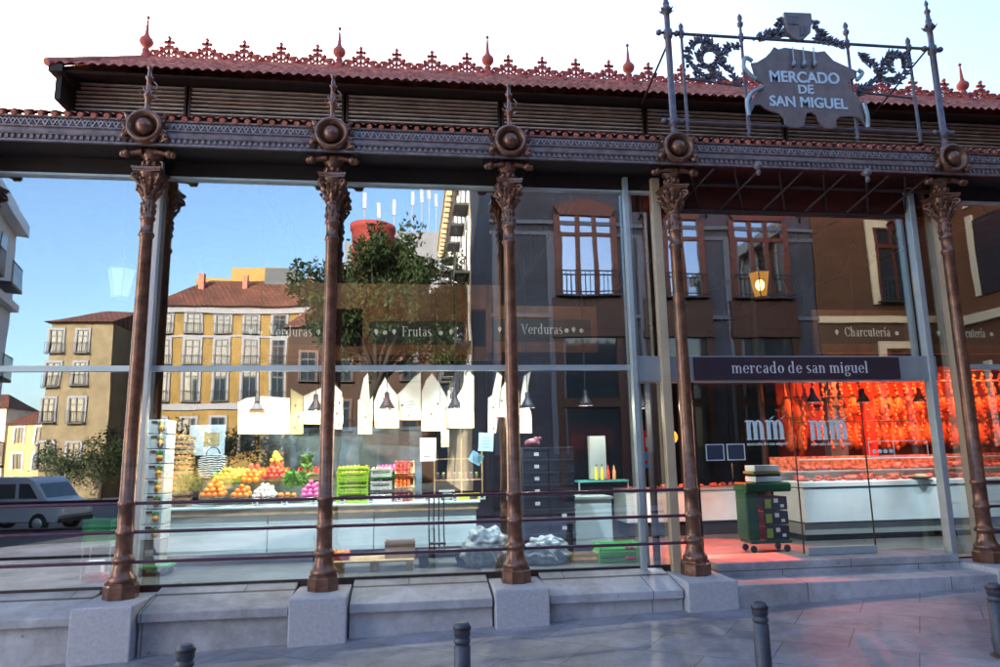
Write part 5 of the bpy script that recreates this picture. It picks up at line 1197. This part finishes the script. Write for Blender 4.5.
b.build('crown',mat('foliage',(.018,.038,.010),.6,0,.5,1.5,col2=(.04,.065,.016)),tr)
# small street trees added to darken the mirrored base of the ochre building
stt=None
for k,(x,y,s) in enumerate(((-21.5,-44,1.0),(-17.5,-43,1.15),(-13.8,-44.5,.95),(-10,-43,1.1),(-25,-46,.9))):
    lab=['small round street tree, second from the left before the ochre building','small street tree in the middle of the row before the ochre building','small street tree, fourth in the row before the ochre building','small street tree nearest the plane tree','leftmost small street tree, before the cream building'][k]
    t=empty('street_tree',(x,y,gz(x)),lab,'tree','added street trees in the square')
    if stt is None:
        b=MB(); b.tube([(0,0,0),(.05,0,1.2),(0,.05,2.6)],[.14,.10,.07],8)
        for a in range(6): b.tube([(0,.03,1.6+a*.15),(.9*math.cos(a*1.1),.9*math.sin(a*1.1),2.8+.2*a)],[.05,.02],5)
        b.build('trunk',bark,t); b=MB()
        for c_ in range(38):
            cc=Vector((rnd.gauss(0,.9),rnd.gauss(0,.9),3.1+rnd.gauss(0,.75)))
            for q in range(60):
                p_=cc+Vector((rnd.gauss(0,.3),rnd.gauss(0,.3),rnd.gauss(0,.3))); u=Vector((rnd.gauss(0,1),rnd.gauss(0,1),rnd.gauss(0,1))).normalized(); s_=rnd.uniform(.07,.14); v_=u.orthogonal().normalized()
                b.add([p_,p_+u*s_+v_*s_*.5,p_+u*s_*2,p_+u*s_-v_*s_*.5],[(0,1,2,3)])
        b.build('crown',MATS['foliage'],t); stt=t
    else:
        for ch in stt.children: d=ch.copy(); COL.objects.link(d); d.parent=t
    t.scale=(s*1.1,s*1.1,s); t.rotation_euler.z=k*1.3
# parked van
vn=empty('parked_van',(-14.3,-19.5,gz(-14.3)),'pale parked van seen mirrored low in the left glass','van')
vm=mat('van_paint',(.45,.50,.55),.25,0,0,1,coat=.5); tyre=mat('tyre',(.02,.02,.02),.8)
b=MB(); b.prism([(-2.1,.35),(2.05,.35),(2.15,.6),(2.1,.95),(1.6,1.15),(1.05,1.85),(.8,2.0),(-1.9,2.02),(-2.1,1.85),(-2.15,1.0)],-.95,.95); b.build('body',vm,vn,.06)
for q,pl in (('side_window',[(-1.85,1.2),(-.65,1.2),(-.65,1.75),(-1.8,1.75)]),('side_window',[(-.5,1.2),(.35,1.2),(.35,1.75),(-.5,1.75)]),('side_window',[(.5,1.2),(1.25,1.2),(.9,1.75),(.5,1.75)])):
    MB().prism(pl,.951,.962).build(q,winglass_m,vn); 
MB().add([(1.14,-.8,1.75),(1.14,.8,1.75),(1.55,.85,1.22),(1.55,-.85,1.22)],[(0,1,2,3)]).build('windscreen',winglass_m,vn)
for sx in (-1.35,1.35):
    for sy in (-.9,.9):
        o=MB().lathe([(.2,-.1),(.33,-.09),(.34,0),(.33,.09),(.2,.1)],(sx,sy,.34),20,'y').build('wheel',tyre,vn); MB().lathe([(.05,-.115),(.19,-.105),(.19,.105),(.05,.115)],(sx,sy,.34),14,'y').build('rim',steel_m,o)
for sy in (-.7,.7): MB().ball((2.1,sy,.75),.11,10,6,(.4,1,.7)).build('headlight',white_m,vn)
MB().box(2.08,2.2,-.9,.9,.35,.5).build('bumper',black_m,vn,.02)
MB().box(.3,.5,.955,.975,1.02,1.06).build('door_handle',black_m,vn)
vn.rotation_euler.z=R(12)

# unseen tower added behind the market to keep the street in shade
tb=empty('shade_tower',(-24,70,0),'tall unseen tower added behind the market hall roof to shade the street','building')
b=MB(); b.box(-12,13.5,0,12,-1,43); b.build('wall',mat('back_stone',(.32,.28,.23),.8,0,.15,1),tb); b=MB(); b.box(-12.3,13.8,-.5,0,42.2,43.2); b.build('cornice',ct_m,tb)
for k in range(7):
    for z in range(8,40,4): b=MB(); x=-10+k*3.3; b.box(x-.6,x+.6,-.05,.02,z,z+2.2); b.build('window',balc,tb)
